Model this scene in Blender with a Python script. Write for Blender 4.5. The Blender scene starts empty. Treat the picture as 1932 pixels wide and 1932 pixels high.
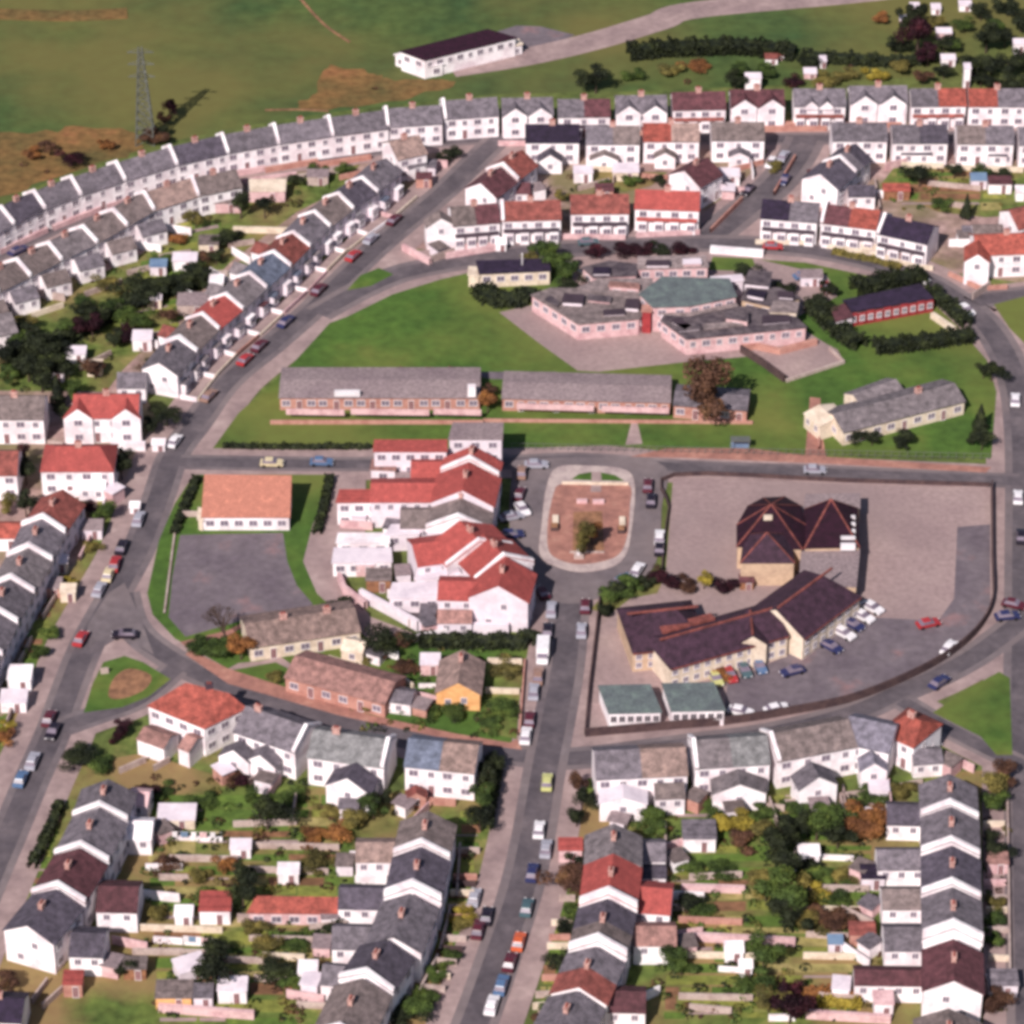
import bpy, math, random
from mathutils import Vector, Matrix
random.seed(7)
R = random.Random(11)
S = bpy.context.scene
COL = S.collection
# ------------------------------------------------------------------ camera, light
PITCH, HC, F = math.radians(34.0), 351.0, 7000.0      # F in units of a 1932-wide picture
YC = HC / math.tan(PITCH)
cd = bpy.data.cameras.new('camera'); cam = bpy.data.objects.new('camera', cd); COL.objects.link(cam)
cam.location = (0, -YC, HC); cam.rotation_euler = (math.pi/2 - PITCH, 0, 0)
cd.sensor_width = 36; cd.lens = 36 * F / 1932; cd.clip_start = 5; cd.clip_end = 6000
S.camera = cam
SUN_DIR = Vector((-0.46, -0.97, 0.90)).normalized()
w = bpy.data.worlds.new('World'); S.world = w; w.use_nodes = True
nt = w.node_tree; nt.nodes.clear()
sky = nt.nodes.new('ShaderNodeTexSky'); sky.sky_type = 'NISHITA'; sky.sun_disc = False
sky.sun_elevation = math.asin(SUN_DIR.z); sky.sun_rotation = math.atan2(SUN_DIR.x, SUN_DIR.y)
bg = nt.nodes.new('ShaderNodeBackground'); bg.inputs[1].default_value = 0.068
wo = nt.nodes.new('ShaderNodeOutputWorld')
nt.links.new(sky.outputs[0], bg.inputs[0]); nt.links.new(bg.outputs[0], wo.inputs[0])
sd = bpy.data.lights.new('sun', 'SUN'); sun = bpy.data.objects.new('sun', sd); COL.objects.link(sun)
sd.energy = 5.0; sd.angle = math.radians(0.6); sd.color = (1.0, 0.95, 0.895)
sun.rotation_euler = SUN_DIR.to_track_quat('Z', 'Y').to_euler(); sun.location = (-100, -100, 200)
S.view_settings.view_transform = 'Standard'; S.view_settings.look = 'None'
S.view_settings.gamma = 1; S.view_settings.exposure = 0.15; S.view_settings.use_curve_mapping = False
S.render.engine = 'CYCLES'
S.cycles.pixel_filter_type = 'BLACKMAN_HARRIS'; S.cycles.filter_width = 3.8
S.cycles.max_bounces = 4; S.cycles.diffuse_bounces = 2

# ------------------------------------------------------------------ geometry helpers
SP, CP = math.sin(PITCH), math.cos(PITCH)
def P(x, y, z=0.0):
    """place in the world, at height z, of a point measured on the photograph (0..1932)"""
    u, v = (x - 966) / F, (y - 966) / F
    dx, dy, dz = u, CP - v * SP, -SP - v * CP
    t = (z - HC) / dz
    return Vector((t * dx, -YC + t * dy, z))
def D(p):                       # world -> picture (only used for wording)
    q = Vector(p) - Vector((0, -YC, HC)); zc = q.y * CP - q.z * SP; up = q.y * SP + q.z * CP
    return 966 + F * q.x / zc, 966 - F * up / zc
def lin(c): c /= 255.0; return c / 12.92 if c <= .04045 else ((c + .055) / 1.055) ** 2.4
def rgb(r, g, b, k=1.0): return (lin(r) * k, lin(g) * k, lin(b) * k, 1)

MATS = {}
def mat(name, c1, c2=None, c3=None, scale=.35, rough=.85, bump=.0, fine=3.0, fineamt=.25, spec=.25, rows=None, metal=0, big=None, vary=0):
    """procedural: c1..c3 mottled by noise, plus a fine grain; rows = course spacing"""
    m = bpy.data.materials.new(name); m.use_nodes = True; n = m.node_tree; n.nodes.clear(); L = n.links.new
    out = n.nodes.new('ShaderNodeOutputMaterial'); b = n.nodes.new('ShaderNodeBsdfPrincipled'); L(b.outputs[0], out.inputs[0])
    b.inputs['Roughness'].default_value = rough; b.inputs['Specular IOR Level'].default_value = spec; b.inputs['Metallic'].default_value = metal
    tc = n.nodes.new('ShaderNodeTexCoord'); oi = n.nodes.new('ShaderNodeObjectInfo')
    add = n.nodes.new('ShaderNodeVectorMath'); add.operation = 'ADD'
    mul = n.nodes.new('ShaderNodeVectorMath'); mul.operation = 'SCALE'; mul.inputs[3].default_value = .37
    L(oi.outputs['Location'], mul.inputs[0]); L(tc.outputs['Object'], add.inputs[0]); L(mul.outputs[0], add.inputs[1])
    nz = n.nodes.new('ShaderNodeTexNoise'); nz.inputs['Scale'].default_value = scale; nz.inputs['Detail'].default_value = 5; nz.inputs['Roughness'].default_value = .6
    L(add.outputs[0], nz.inputs['Vector'])
    cr = n.nodes.new('ShaderNodeValToRGB'); L(nz.outputs[0], cr.inputs[0])
    if name.startswith('leaf'): vary = .2
    c2 = c2 or tuple(v * .8 for v in c1[:3]) + (1,)
    cr.color_ramp.elements[0].position = .36; cr.color_ramp.elements[0].color = c2
    cr.color_ramp.elements[1].position = .58; cr.color_ramp.elements[1].color = c1
    if c3: e = cr.color_ramp.elements.new(.70); e.color = c3
    fz = n.nodes.new('ShaderNodeTexNoise'); fz.inputs['Scale'].default_value = fine; fz.inputs['Detail'].default_value = 3
    L(add.outputs[0], fz.inputs['Vector'])
    mr = n.nodes.new('ShaderNodeMapRange'); mr.inputs[1].default_value = .3; mr.inputs[2].default_value = .7
    mr.inputs[3].default_value = 1 - fineamt; mr.inputs[4].default_value = 1 + fineamt; L(fz.outputs[0], mr.inputs[0])
    mx = n.nodes.new('ShaderNodeVectorMath'); mx.operation = 'SCALE'; L(cr.outputs[0], mx.inputs[0]); L(mr.outputs[0], mx.inputs[3])
    last = mx.outputs[0]
    if big:                                   # very large, soft patches of another growth or wear
        bz = n.nodes.new('ShaderNodeTexNoise'); bz.inputs['Scale'].default_value = big[0]; bz.inputs['Detail'].default_value = 4; L(tc.outputs['Object'], bz.inputs['Vector'])
        br = n.nodes.new('ShaderNodeMapRange'); br.inputs[1].default_value = .44; br.inputs[2].default_value = .60; br.inputs[4].default_value = big[2]; L(bz.outputs[0], br.inputs[0])
        mm = n.nodes.new('ShaderNodeMix'); mm.data_type = 'RGBA'; L(br.outputs[0], mm.inputs[0]); L(last, mm.inputs[6]); mm.inputs[7].default_value = big[1]; last = mm.outputs[2]
    if rows:
        sx = n.nodes.new('ShaderNodeSeparateXYZ'); L(tc.outputs['Object'], sx.inputs[0])
        ma = n.nodes.new('ShaderNodeMath'); ma.operation = 'MULTIPLY'; ma.inputs[1].default_value = 1 / rows; L(sx.outputs[2], ma.inputs[0])
        fr = n.nodes.new('ShaderNodeMath'); fr.operation = 'FRACT'; L(ma.outputs[0], fr.inputs[0])
        rr = n.nodes.new('ShaderNodeMapRange'); rr.inputs[1].default_value = 0; rr.inputs[2].default_value = .35; rr.inputs[3].default_value = .68; rr.inputs[4].default_value = 1.03; L(fr.outputs[0], rr.inputs[0])
        m2 = n.nodes.new('ShaderNodeVectorMath'); m2.operation = 'SCALE'; L(last, m2.inputs[0]); L(rr.outputs[0], m2.inputs[3]); last = m2.outputs[0]
    if vary:
        vr = n.nodes.new('ShaderNodeMapRange'); vr.inputs[3].default_value = 1 - vary; vr.inputs[4].default_value = 1 + vary; L(oi.outputs['Random'], vr.inputs[0])
        m3 = n.nodes.new('ShaderNodeVectorMath'); m3.operation = 'SCALE'; L(last, m3.inputs[0]); L(vr.outputs[0], m3.inputs[3]); last = m3.outputs[0]
    L(last, b.inputs['Base Color'])
    if bump:
        bp = n.nodes.new('ShaderNodeBump'); bp.inputs['Strength'].default_value = bump; bp.inputs['Distance'].default_value = .15
        L(fz.outputs[0], bp.inputs['Height']); L(bp.outputs[0], b.inputs['Normal'])
    MATS[name] = m; return m
def roofmat(name, r, g, b, v=.76):
    return mat(name, rgb(r, g, b), rgb(r*v, g*v, b*v), rgb(min(255, r*1.12), g*1.12, b*1.1), scale=.9, rough=.8, rows=.17, fine=4, fineamt=.22, vary=.16)
roofmat('slate', 114, 104, 112); roofmat('navy', 50, 38, 58); roofmat('dark_slate', 88, 79, 91); roofmat('brown_roof', 124, 108, 107); roofmat('grey_roof', 128, 116, 120)
roofmat('maroon', 98, 60, 66); roofmat('red_roof', 164, 78, 74, .9); roofmat('brick_roof', 140, 78, 72); roofmat('blue_roof', 104, 108, 126); roofmat('green_grey', 130, 126, 128)
roofmat('orange_roof', 176, 114, 98, .95); roofmat('terracotta', 164, 84, 74); roofmat('flat_pink', 150, 132, 132); roofmat('barn_roof', 48, 20, 36)
roofmat('lilac_roof', 130, 122, 136); roofmat('church_roof', 66, 44, 58); roofmat('tan_roof', 150, 124, 118); roofmat('dusty_red', 160, 118, 112)
mat('flat_grey', rgb(142, 124, 126), rgb(130, 112, 116), scale=.12, fine=1.6)
mat('flat_dark', rgb(100, 88, 92), rgb(70, 60, 68), scale=.3, fine=1.2)
mat('flat_green', rgb(104, 112, 112), rgb(90, 94, 98), rgb(114, 126, 120), scale=.5)
mat('white_wall', rgb(246, 236, 239), rgb(218, 200, 206), scale=.3, fine=2, fineamt=.06)
mat('grey_white', rgb(226, 210, 218), rgb(208, 192, 202), scale=.4, fine=2, fineamt=.06)
mat('pink_wall', rgb(214, 176, 178), rgb(190, 148, 152), scale=.5, fine=2, fineamt=.08)
mat('cream_wall', rgb(224, 204, 186), rgb(200, 178, 160), scale=.5, fine=2, fineamt=.07)
mat('beige_wall', rgb(196, 166, 142), rgb(178, 148, 128), scale=.5, fine=2, fineamt=.07)
mat('brick', rgb(186, 136, 124), rgb(164, 112, 102), scale=.6, fine=4, fineamt=.15)
mat('dark_brick', rgb(86, 66, 66), rgb(66, 50, 54), scale=.6, fine=4, fineamt=.2)
mat('orange_wall', rgb(228, 172, 118), rgb(212, 152, 100), scale=.5, fine=2, fineamt=.06)
mat('red_wall', rgb(160, 60, 62), rgb(136, 46, 52), scale=.6, fine=2, fineamt=.1)
mat('stone', rgb(186, 164, 158), rgb(160, 136, 132), scale=.5, fine=3, fineamt=.15)
mat('timber', rgb(150, 104, 78), rgb(120, 80, 62), scale=.8, fine=3, fineamt=.2)
mat('orange_hedge', rgb(196, 130, 66), rgb(160, 100, 50), scale=1, fine=3, fineamt=.3)
mat('glass', rgb(128, 114, 128), rgb(104, 92, 106), scale=.3, rough=.15, spec=.6, fineamt=.05)  # grey base colour stands in for sky reflected in the panes
mat('blue_glass', rgb(120, 140, 165), rgb(100, 120, 150), scale=.3, rough=.15, spec=.6, fineamt=.05)
mat('frame', rgb(226, 216, 220), fineamt=.02); mat('dark_trim', rgb(70, 56, 66), fineamt=.1); mat('door_red', rgb(120, 60, 62), fineamt=.05)
mat('clay', rgb(192, 150, 142), rgb(164, 120, 114), scale=1.5)
mat('tyre', rgb(34, 30, 34), fineamt=.05); mat('steel', rgb(120, 120, 116), fineamt=.1, rough=.5, metal=.3)
mat('bark', rgb(84, 66, 58), rgb(60, 48, 44), scale=2)
def leaf(name, a, b, c): 
    m = mat(name, rgb(*a), rgb(*b), rgb(*c), scale=.7, rough=.7, fine=2.2, fineamt=.5, spec=.15); return m
leaf('leaf_dark', (48, 52, 34), (26, 30, 24), (66, 72, 40)); leaf('leaf_green', (74, 88, 42), (46, 58, 32), (98, 108, 50)); leaf('leaf_olive', (112, 100, 54), (78, 72, 44), (138, 120, 64))
leaf('leaf_orange', (140, 92, 54), (100, 64, 44), (172, 116, 62)); leaf('leaf_brown', (92, 64, 50), (62, 42, 38), (116, 84, 56)); leaf('leaf_maroon', (56, 26, 34), (32, 16, 24), (90, 40, 46))
leaf('leaf_yellow', (150, 130, 52), (112, 98, 44), (176, 156, 74))
# ground stuffs
mat('m_ground', rgb(96, 106, 54), rgb(76, 86, 46), rgb(124, 114, 70), scale=.10, fine=.55, fineamt=.35, rough=.95, big=(.03, rgb(112, 108, 66), .35))
mat('m_field', rgb(78, 92, 48), rgb(58, 78, 44), rgb(98, 100, 54), scale=.028, fine=.35, fineamt=.22, rough=.95, big=(.016, rgb(114, 102, 58), .7))
mat('m_bracken', rgb(124, 92, 56), rgb(92, 80, 48), rgb(146, 96, 64), scale=.07, fine=.6, fineamt=.3, rough=.95)
mat('m_lawn', rgb(76, 102, 42), rgb(64, 88, 38), rgb(98, 110, 50), scale=.05, fine=.5, fineamt=.22, rough=.95, big=(.025, rgb(114, 112, 58), .65))
mat('m_asphalt', rgb(116, 104, 107), rgb(100, 89, 94), rgb(130, 116, 117), scale=.09, fine=.6, fineamt=.16, rough=.9, big=(.05, rgb(132, 116, 116), .5))
mat('m_asphalt_dark', rgb(98, 88, 93), rgb(82, 74, 80), rgb(112, 100, 104), scale=.16, fine=.8, fineamt=.14, rough=.9)
mat('m_pave', rgb(160, 136, 134), rgb(140, 118, 118), rgb(172, 148, 145), scale=.16, fine=.7, fineamt=.12, rough=.9)
mat('m_kerb', rgb(186, 166, 162), rgb(160, 140, 140), scale=.5, fineamt=.1)
mat('m_yard', rgb(160, 136, 134), rgb(148, 124, 124), rgb(168, 144, 140), scale=.07, fine=1.1, fineamt=.14, rough=.9, big=(.03, rgb(138, 118, 118), .6))
mat('m_yard2', rgb(114, 102, 108), rgb(102, 90, 98), rgb(138, 108, 110), scale=.12, fine=.7, fineamt=.16, rough=.9)
mat('m_redpave', rgb(166, 116, 104), rgb(144, 100, 92), rgb(178, 132, 118), scale=.3, fine=.9, fineamt=.15, rough=.9)
mat('m_mix', rgb(172, 140, 136), rgb(130, 104, 100), rgb(190, 160, 154), scale=.16, fine=.6, fineamt=.25, rough=.95, big=(.05, rgb(112, 106, 66), .8))
mat('m_garden', rgb(100, 112, 54), rgb(78, 92, 44), rgb(136, 124, 76), scale=.13, fine=.6, fineamt=.35, rough=.95, big=(.045, rgb(150, 116, 84), .75))
mat('m_soil', rgb(150, 108, 82), rgb(118, 84, 66), scale=.3, fine=1, fineamt=.25, rough=.95)

def mk(name, verts, faces, m, parent=None, loc=None):
    me = bpy.data.meshes.new(name); me.from_pydata([tuple(v) for v in verts], [], faces)
    ms = m if isinstance(m, (list, tuple)) else [m]
    for k in ms: me.materials.append(MATS[k] if isinstance(k, str) else k)
    o = bpy.data.objects.new(name, me); COL.objects.link(o)
    if parent: o.parent = parent
    if loc is not None: o.location = loc
    return o
class MB:
    def __init__(s): s.v = []; s.f = []; s.mi = []
    def face(s, pts, mi=0):
        k = len(s.v); s.v += [Vector(p) for p in pts]; s.f.append(tuple(range(k, k + len(pts)))); s.mi.append(mi)
    def prism(s, poly, z0, z1, mi=0, bottom=False):
        n = len(poly)
        ar = sum(poly[i][0]*poly[(i+1) % n][1] - poly[(i+1) % n][0]*poly[i][1] for i in range(n))
        if ar < 0: poly = poly[::-1]
        zt = [z1]*n if not isinstance(z1, (list, tuple)) else (z1 if ar >= 0 else z1[::-1])
        k = len(s.v)
        s.v += [Vector((p[0], p[1], z0)) for p in poly] + [Vector((p[0], p[1], zt[i])) for i, p in enumerate(poly)]
        s.f.append(tuple(range(k+n, k+2*n))); s.mi.append(mi)
        if bottom: s.f.append(tuple(range(k+n-1, k-1, -1))); s.mi.append(mi)
        for i in range(n):
            j = (i+1) % n; s.f.append((k+i, k+j, k+n+j, k+n+i)); s.mi.append(mi)
    def box(s, c, sx, sy, z0, z1, ux=(1, 0), mi=0):
        ux = Vector(ux[:2]).normalized(); uy = Vector((-ux.y, ux.x)); c = Vector(c[:2])
        s.prism([c + ux*a*sx/2 + uy*b*sy/2 for a, b in ((-1, -1), (1, -1), (1, 1), (-1, 1))], z0, z1, mi, True)
    def build(s, name, m, parent=None, loc=None):
        vv = s.v if loc is None else [v - Vector(loc) for v in s.v]
        if parent is not None and loc is None: vv = [v - parent.location for v in s.v]
        o = mk(name, vv, s.f, m, parent, loc)
        if any(s.mi): o.data.polygons.foreach_set('material_index', s.mi)
        return o
THINGS = []
def thing(o, cat, desc, where=None, group=None, label=None):
    o['category'] = cat
    if group: o['group'] = group
    THINGS.append((o, desc, where, label)); return o
def empty(name, loc):
    o = bpy.data.objects.new(name, None); COL.objects.link(o); o.location = loc; o.empty_display_size = .5; return o
def structure(o): o['kind'] = 'structure'; return o

# ------------------------------------------------------------------ ground
def sheet(name, px, m, z=.01, thick=0.0, kind='structure'):
    if m == 'm_bracken': px = [(x + R.uniform(-6, 6), y + R.uniform(-4, 4)) for x, y in spline(px, 6, True)]
    b = MB(); b.prism([P(*p).to_2d() for p in px], z - .3 - thick, z); o = b.build(name, m); o['kind'] = kind; return o
def spline(pts, n=8, closed=False):
    q = []; N = len(pts)
    for i in range(N if closed else N - 1):
        g = (lambda k: pts[k % N]) if closed else (lambda k: pts[max(0, min(N-1, k))])
        p0, p1, p2, p3 = g(i-1), g(i), g(i+1), g(i+2)
        for j in range(n):
            t = j / n
            q.append(tuple(.5*((2*p1[a]) + (-p0[a]+p2[a])*t + (2*p0[a]-5*p1[a]+4*p2[a]-p3[a])*t*t + (-p0[a]+3*p1[a]-3*p2[a]+p3[a])*t**3) for a in (0, 1)))
    if not closed: q.append(tuple(pts[-1]))
    return q
def ribbon_mesh(b, line, o1, o2, z0, z1):
    """strip between lateral offsets o1..o2 of a world polyline"""
    L = []; n = len(line)
    for i, p in enumerate(line):
        a, c = line[max(0, i-1)], line[min(n-1, i+1)]; d = (Vector(c) - Vector(a)).normalized(); nn = Vector((-d.y, d.x))
        L.append((Vector(p) + nn*o1, Vector(p) + nn*o2))
    for i in range(n-1):
        (a1, a2), (b1, b2) = L[i], L[i+1]
        v = lambda p, z: Vector((p.x, p.y, z))
        s = 1 if o2 < o1 else -1
        quads = [[v(a1, z1), v(a2, z1), v(b2, z1), v(b1, z1)], [v(a1, z0), v(b1, z0), v(b1, z1), v(a1, z1)], [v(a2, z1), v(b2, z1), v(b2, z0), v(a2, z0)]]
        for q in quads: b.face(q)
ZR = [0.03]
def road(name, px, wdt, pave=2.4, m='m_asphalt', kerb=True, sides=(1, 1)):
    line = [P(*p).to_2d() for p in spline(px)]
    ZR[0] += .004
    b = MB(); ribbon_mesh(b, line, wdt/2, -wdt/2, -.2, ZR[0]); structure(b.build(name, m))
    if wdt > 4 and m == 'm_asphalt':
        b = MB(); ribbon_mesh(b, line, wdt*.3, -wdt*.3, -.2, ZR[0] + .002); structure(b.build('road_wear', 'm_asphalt_dark'))
    if pave:
        zp = ZR[0] * .5 + .011
        for k, sd_ in enumerate((1, -1)):
            if not sides[k]: continue
            b = MB(); ribbon_mesh(b, line, sd_*(wdt/2 + pave), sd_*wdt/2, -.2, zp + .0); structure(b.build('pavement', 'm_pave'))
ground = sheet('ground', [(-2500, -1500), (4500, -1500), (2700, 2600), (-900, 2600)], 'm_ground', -.02)
structure(ground)
sheet('field', [(-1500, -1200), (3400, -1200), (2100, 120), (1932, 130), (1500, 160), (1180, 172), (930, 178), (620, 212), (420, 245), (310, 270), (200, 305), (60, 355), (-300, 480)], 'm_field', -.01)
sheet('bracken', [(-200, 262), (60, 250), (150, 240), (240, 245), (262, 268), (250, 290), (120, 330), (0, 372), (-200, 440)], 'm_bracken', 0.0, kind='stuff')
sheet('bracken', [(615, 125), (700, 135), (745, 150), (860, 156), (760, 186), (600, 205), (560, 195), (600, 170)], 'm_bracken', 0.0, kind='stuff')
sheet('yard', [(900, 110), (930, 62), (975, 48), (1020, 50), (1085, 66), (990, 105)], 'm_yard2', .01)
sheet('paved_yard', [(-400, 560), (-100, 470), (0, 420), (150, 360), (300, 318), (430, 290), (600, 265), (830, 238), (1100, 235), (1932, 215), (2200, 210), (2200, 520), (1932, 535), (1700, 498), (1500, 452), (1330, 450), (900, 470), (760, 470), (700, 440), (560, 430), (440, 500), (240, 760), (120, 700), (-60, 620)], 'm_mix', -.005)
sheet('garden', [(-30, 650), (120, 545), (250, 490), (350, 420), (430, 380), (560, 330), (680, 310), (640, 360), (560, 400), (440, 490), (390, 540), (320, 610), (230, 700), (200, 740), (60, 730), (-60, 740)], 'm_garden', .005)
sheet('garden', [(1080, 345), (1100, 322), (1260, 325), (1230, 350), (1180, 362)], 'm_garden', .005)
sheet('garden', [(1660, 350), (1690, 312), (1932, 322), (2000, 400), (1860, 410), (1770, 400)], 'm_garden', .005)
sheet('paved_yard', [(-200, 735), (270, 740), (300, 800), (270, 850), (215, 950), (190, 1010), (140, 1100), (50, 1260), (-50, 1460), (-300, 1600)], 'm_mix', -.004)
sheet('garden', [(-10, 1480), (20, 1330), (55, 1200), (90, 1130), (140, 1070), (175, 1000), (185, 940), (225, 880), (200, 1000), (150, 1110), (90, 1240), (30, 1380)], 'm_garden', .003)
sheet('garden', [(115, 1450), (270, 1420), (400, 1460), (560, 1480), (720, 1500), (940, 1440), (925, 1560), (900, 1740), (830, 1932), (760, 2050), (-100, 2050), (-60, 1800)], 'm_garden', -.003)
sheet('garden', [(1080, 1450), (1300, 1480), (1600, 1470), (1900, 1450), (1905, 2050), (1010, 2050), (1040, 1800), (1070, 1600)], 'm_garden', -.003)
road('road', [(-120, 530), (0, 478), (100, 430), (200, 388), (300, 350), (430, 318), (560, 303), (700, 285), (800, 270), (900, 262), (1000, 264), (1250, 262), (1500, 262), (1932, 258), (2200, 256)], 5, 2)
road('road', [(1520, 262), (1500, 300), (1465, 345), (1400, 400), (1330, 455)], 8, 2)
road('road', [(955, 248), (897, 303), (831, 367), (727, 453), (654, 520), (587, 586), (510, 653), (427, 722), (370, 800), (327, 860), (297, 945), (260, 1040), (215, 1123), (165, 1215), (133, 1293), (97, 1390), (58, 1476), (25, 1555), (-20, 1660), (-100, 1850), (-190, 2060)], 5.8, 3.7)
road('road', [(600, 592), (680, 548), (760, 515), (860, 495), (960, 480), (1100, 468), (1300, 460), (1430, 462), (1560, 476), (1680, 505), (1775, 545), (1860, 612), (1910, 700), (1928, 800), (1932, 920), (1932, 1100), (1932, 1400), (1938, 1700), (1945, 2060)], 6.5, 3.2)
road('road', [(340, 872), (650, 876), (960, 872), (1100, 868), (1288, 882), (1550, 892), (1925, 908)], 4.6, 2.6)
road('road', [(232, 1120), (250, 1180), (300, 1228), (400, 1282), (560, 1340), (700, 1378), (850, 1406), (1000, 1428), (1100, 1430), (1300, 1405), (1450, 1385), (1600, 1348), (1700, 1305), (1780, 1270), (1850, 1230), (1930, 1170)], 5.6, 2.3, m='m_asphalt')
road('road', [(110, 1375), (180, 1350), (260, 1320), (330, 1262)], 5, 1.6)
road('road', [(1700, 1322), (1780, 1370), (1860, 1412), (1930, 1445)], 4.5, 1.8)
road('road', [(1840, 572), (1880, 562), (2100, 540)], 6, 1.5)
road('road', [(1080, 1080), (1074, 1150), (1064, 1259), (1046, 1359), (1028, 1450), (1006, 1579), (983, 1679), (950, 1779), (915, 1879), (870, 2000), (850, 2060)], 6.6, 3.4)
ZR[0] += .01
sheet('road', spline([(985, 868), (1240, 872), (1248, 960), (1238, 1060), (1190, 1105), (1110, 1135), (1050, 1135), (985, 1090), (962, 1000), (966, 900)], 5, True), 'm_asphalt', ZR[0])
sheet('road', [(235, 1100), (262, 1160), (290, 1235), (230, 1200), (170, 1235), (165, 1180), (205, 1120)], 'm_asphalt', ZR[0]+.004)
# superblock lawn in the middle
zl = .075
sheet('lawn', [(402, 846), (450, 780), (540, 700), (622, 610), (655, 598), (740, 556), (830, 528), (950, 500), (1330, 484), (1520, 496), (1680, 530), (1740, 552), (1810, 620), (1862, 680), (1880, 740), (1870, 865), (1400, 850), (1180, 840), (960, 846)], 'm_lawn', zl)
sheet('lawn', [(655, 548), (680, 520), (715, 506), (742, 518), (700, 540)], 'm_lawn', zl)
sheet('pavement', [(1190, 862), (1260, 846), (1420, 847), (1520, 860), (1870, 882), (1860, 892), (1560, 875), (1290, 864)], 'm_redpave', zl+.01)
sheet('path', [(1518, 870), (1525, 790), (1528, 750), (1548, 752), (1548, 800), (1560, 872)], 'm_redpave', zl+.014)
sheet('paved_yard', [(942, 590), (1010, 575), (1300, 560), (1480, 600), (1560, 650), (1580, 660), (1592, 682), (1490, 716), (1425, 672), (1290, 684), (1130, 702), (1090, 700), (1020, 650)], 'm_yard', zl+.01)
sheet('paved_yard', [(1080, 505), (1120, 480), (1330, 478), (1440, 492), (1560, 520), (1580, 560), (1500, 600), (1300, 560), (1080, 560)], 'm_yard', zl+.012)
sheet('lawn', [(1335, 510), (1345, 485), (1420, 488), (1425, 502), (1400, 512)], 'm_lawn', zl+.02)
sheet('paved_yard', [(845, 702), (1050, 702), (1060, 716), (930, 716)], 'm_yard2', zl+.01)
sheet('path', [(1180, 840), (1192, 795), (1202, 795), (1212, 838)], 'm_pave', zl+.01)
# left block
sheet('lawn', [(366, 896), (632, 896), (598, 1000), (604, 1120), (670, 1180), (760, 1205), (1000, 1205), (965, 1402), (860, 1385), (700, 1350), (560, 1310), (430, 1262), (330, 1205), (288, 1160), (278, 1120), (300, 1020), (330, 950)], 'm_lawn', zl)
sheet('asphalt_yard', [(340, 1010), (534, 1006), (542, 1060), (560, 1105), (590, 1140), (575, 1160), (480, 1165), (350, 1202), (318, 1165), (325, 1090)], 'm_yard2', zl+.01)
sheet('lane', [(632, 896), (690, 890), (690, 1000), (650, 1100), (700, 1165), (780, 1195), (700, 1210), (640, 1160), (598, 1120), (572, 1060), (590, 990)], 'm_pave', zl+.012)
sheet('path', [(340, 1212), (430, 1190), (480, 1165), (482, 1172), (430, 1200), (352, 1222)], 'm_redpave', zl+.014)
sheet('path', [(420, 1268), (450, 1252), (490, 1248), (530, 1240), (560, 1262), (552, 1266), (520, 1250), (455, 1262)], 'm_pave', zl+.014)
sheet('garden', [(920, 1250), (985, 1252), (975, 1395), (905, 1380), (915, 1320)], 'm_garden', zl+.016)
sheet('pavement', [(640, 1330), (700, 1350), (860, 1385), (962, 1402), (975, 1395), (985, 1415), (850, 1396), (640, 1350), (430, 1290), (350, 1235), (360, 1228), (430, 1262)], 'm_redpave', zl+.02)
# island
isl = spline([(1050, 884), (1110, 880), (1180, 888), (1198, 920), (1192, 1000), (1180, 1050), (1150, 1072), (1095, 1080), (1045, 1068), (1018, 1045), (1022, 990), (1030, 925)], 5, True)
sheet('pavement', isl, 'm_kerb', .18)
sheet('brick_paving', spline([(1058, 915), (1120, 912), (1186, 916), (1188, 960), (1184, 1010), (1170, 1045), (1140, 1060), (1090, 1066), (1050, 1055), (1034, 1035), (1034, 985), (1044, 935)], 5, True), 'm_redpave', .20)
sheet('lawn', [(1078, 906), (1092, 896), (1118, 892), (1118, 908)], 'm_lawn', .20)
sheet('lawn', [(1135, 908), (1134, 893), (1160, 898), (1178, 909)], 'm_lawn', .20)
sheet('planting_bed', [(1080, 1045), (1082, 968), (1136, 966), (1140, 1042)], 'm_soil', .22)
# right school block
sheet('paved_yard', [(1270, 902), (1868, 922), (1868, 1140), (1840, 1192), (1780, 1240), (1650, 1305), (1480, 1345), (1370, 1362), (1104, 1386), (1118, 1240), (1135, 1160), (1255, 1092)], 'm_yard', zl)
sheet('asphalt_yard', [(1365, 1362), (1372, 1290), (1500, 1230), (1640, 1165), (1770, 1172), (1800, 1130), (1806, 995), (1868, 990), (1868, 1140), (1840, 1192), (1780, 1240), (1650, 1303), (1480, 1343)], 'm_yard2', zl+.01)
sheet('lawn', [(1115, 1150), (1150, 1110), (1250, 1098), (1240, 1120), (1190, 1130), (1150, 1160)], 'm_garden', zl+.012)
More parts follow.
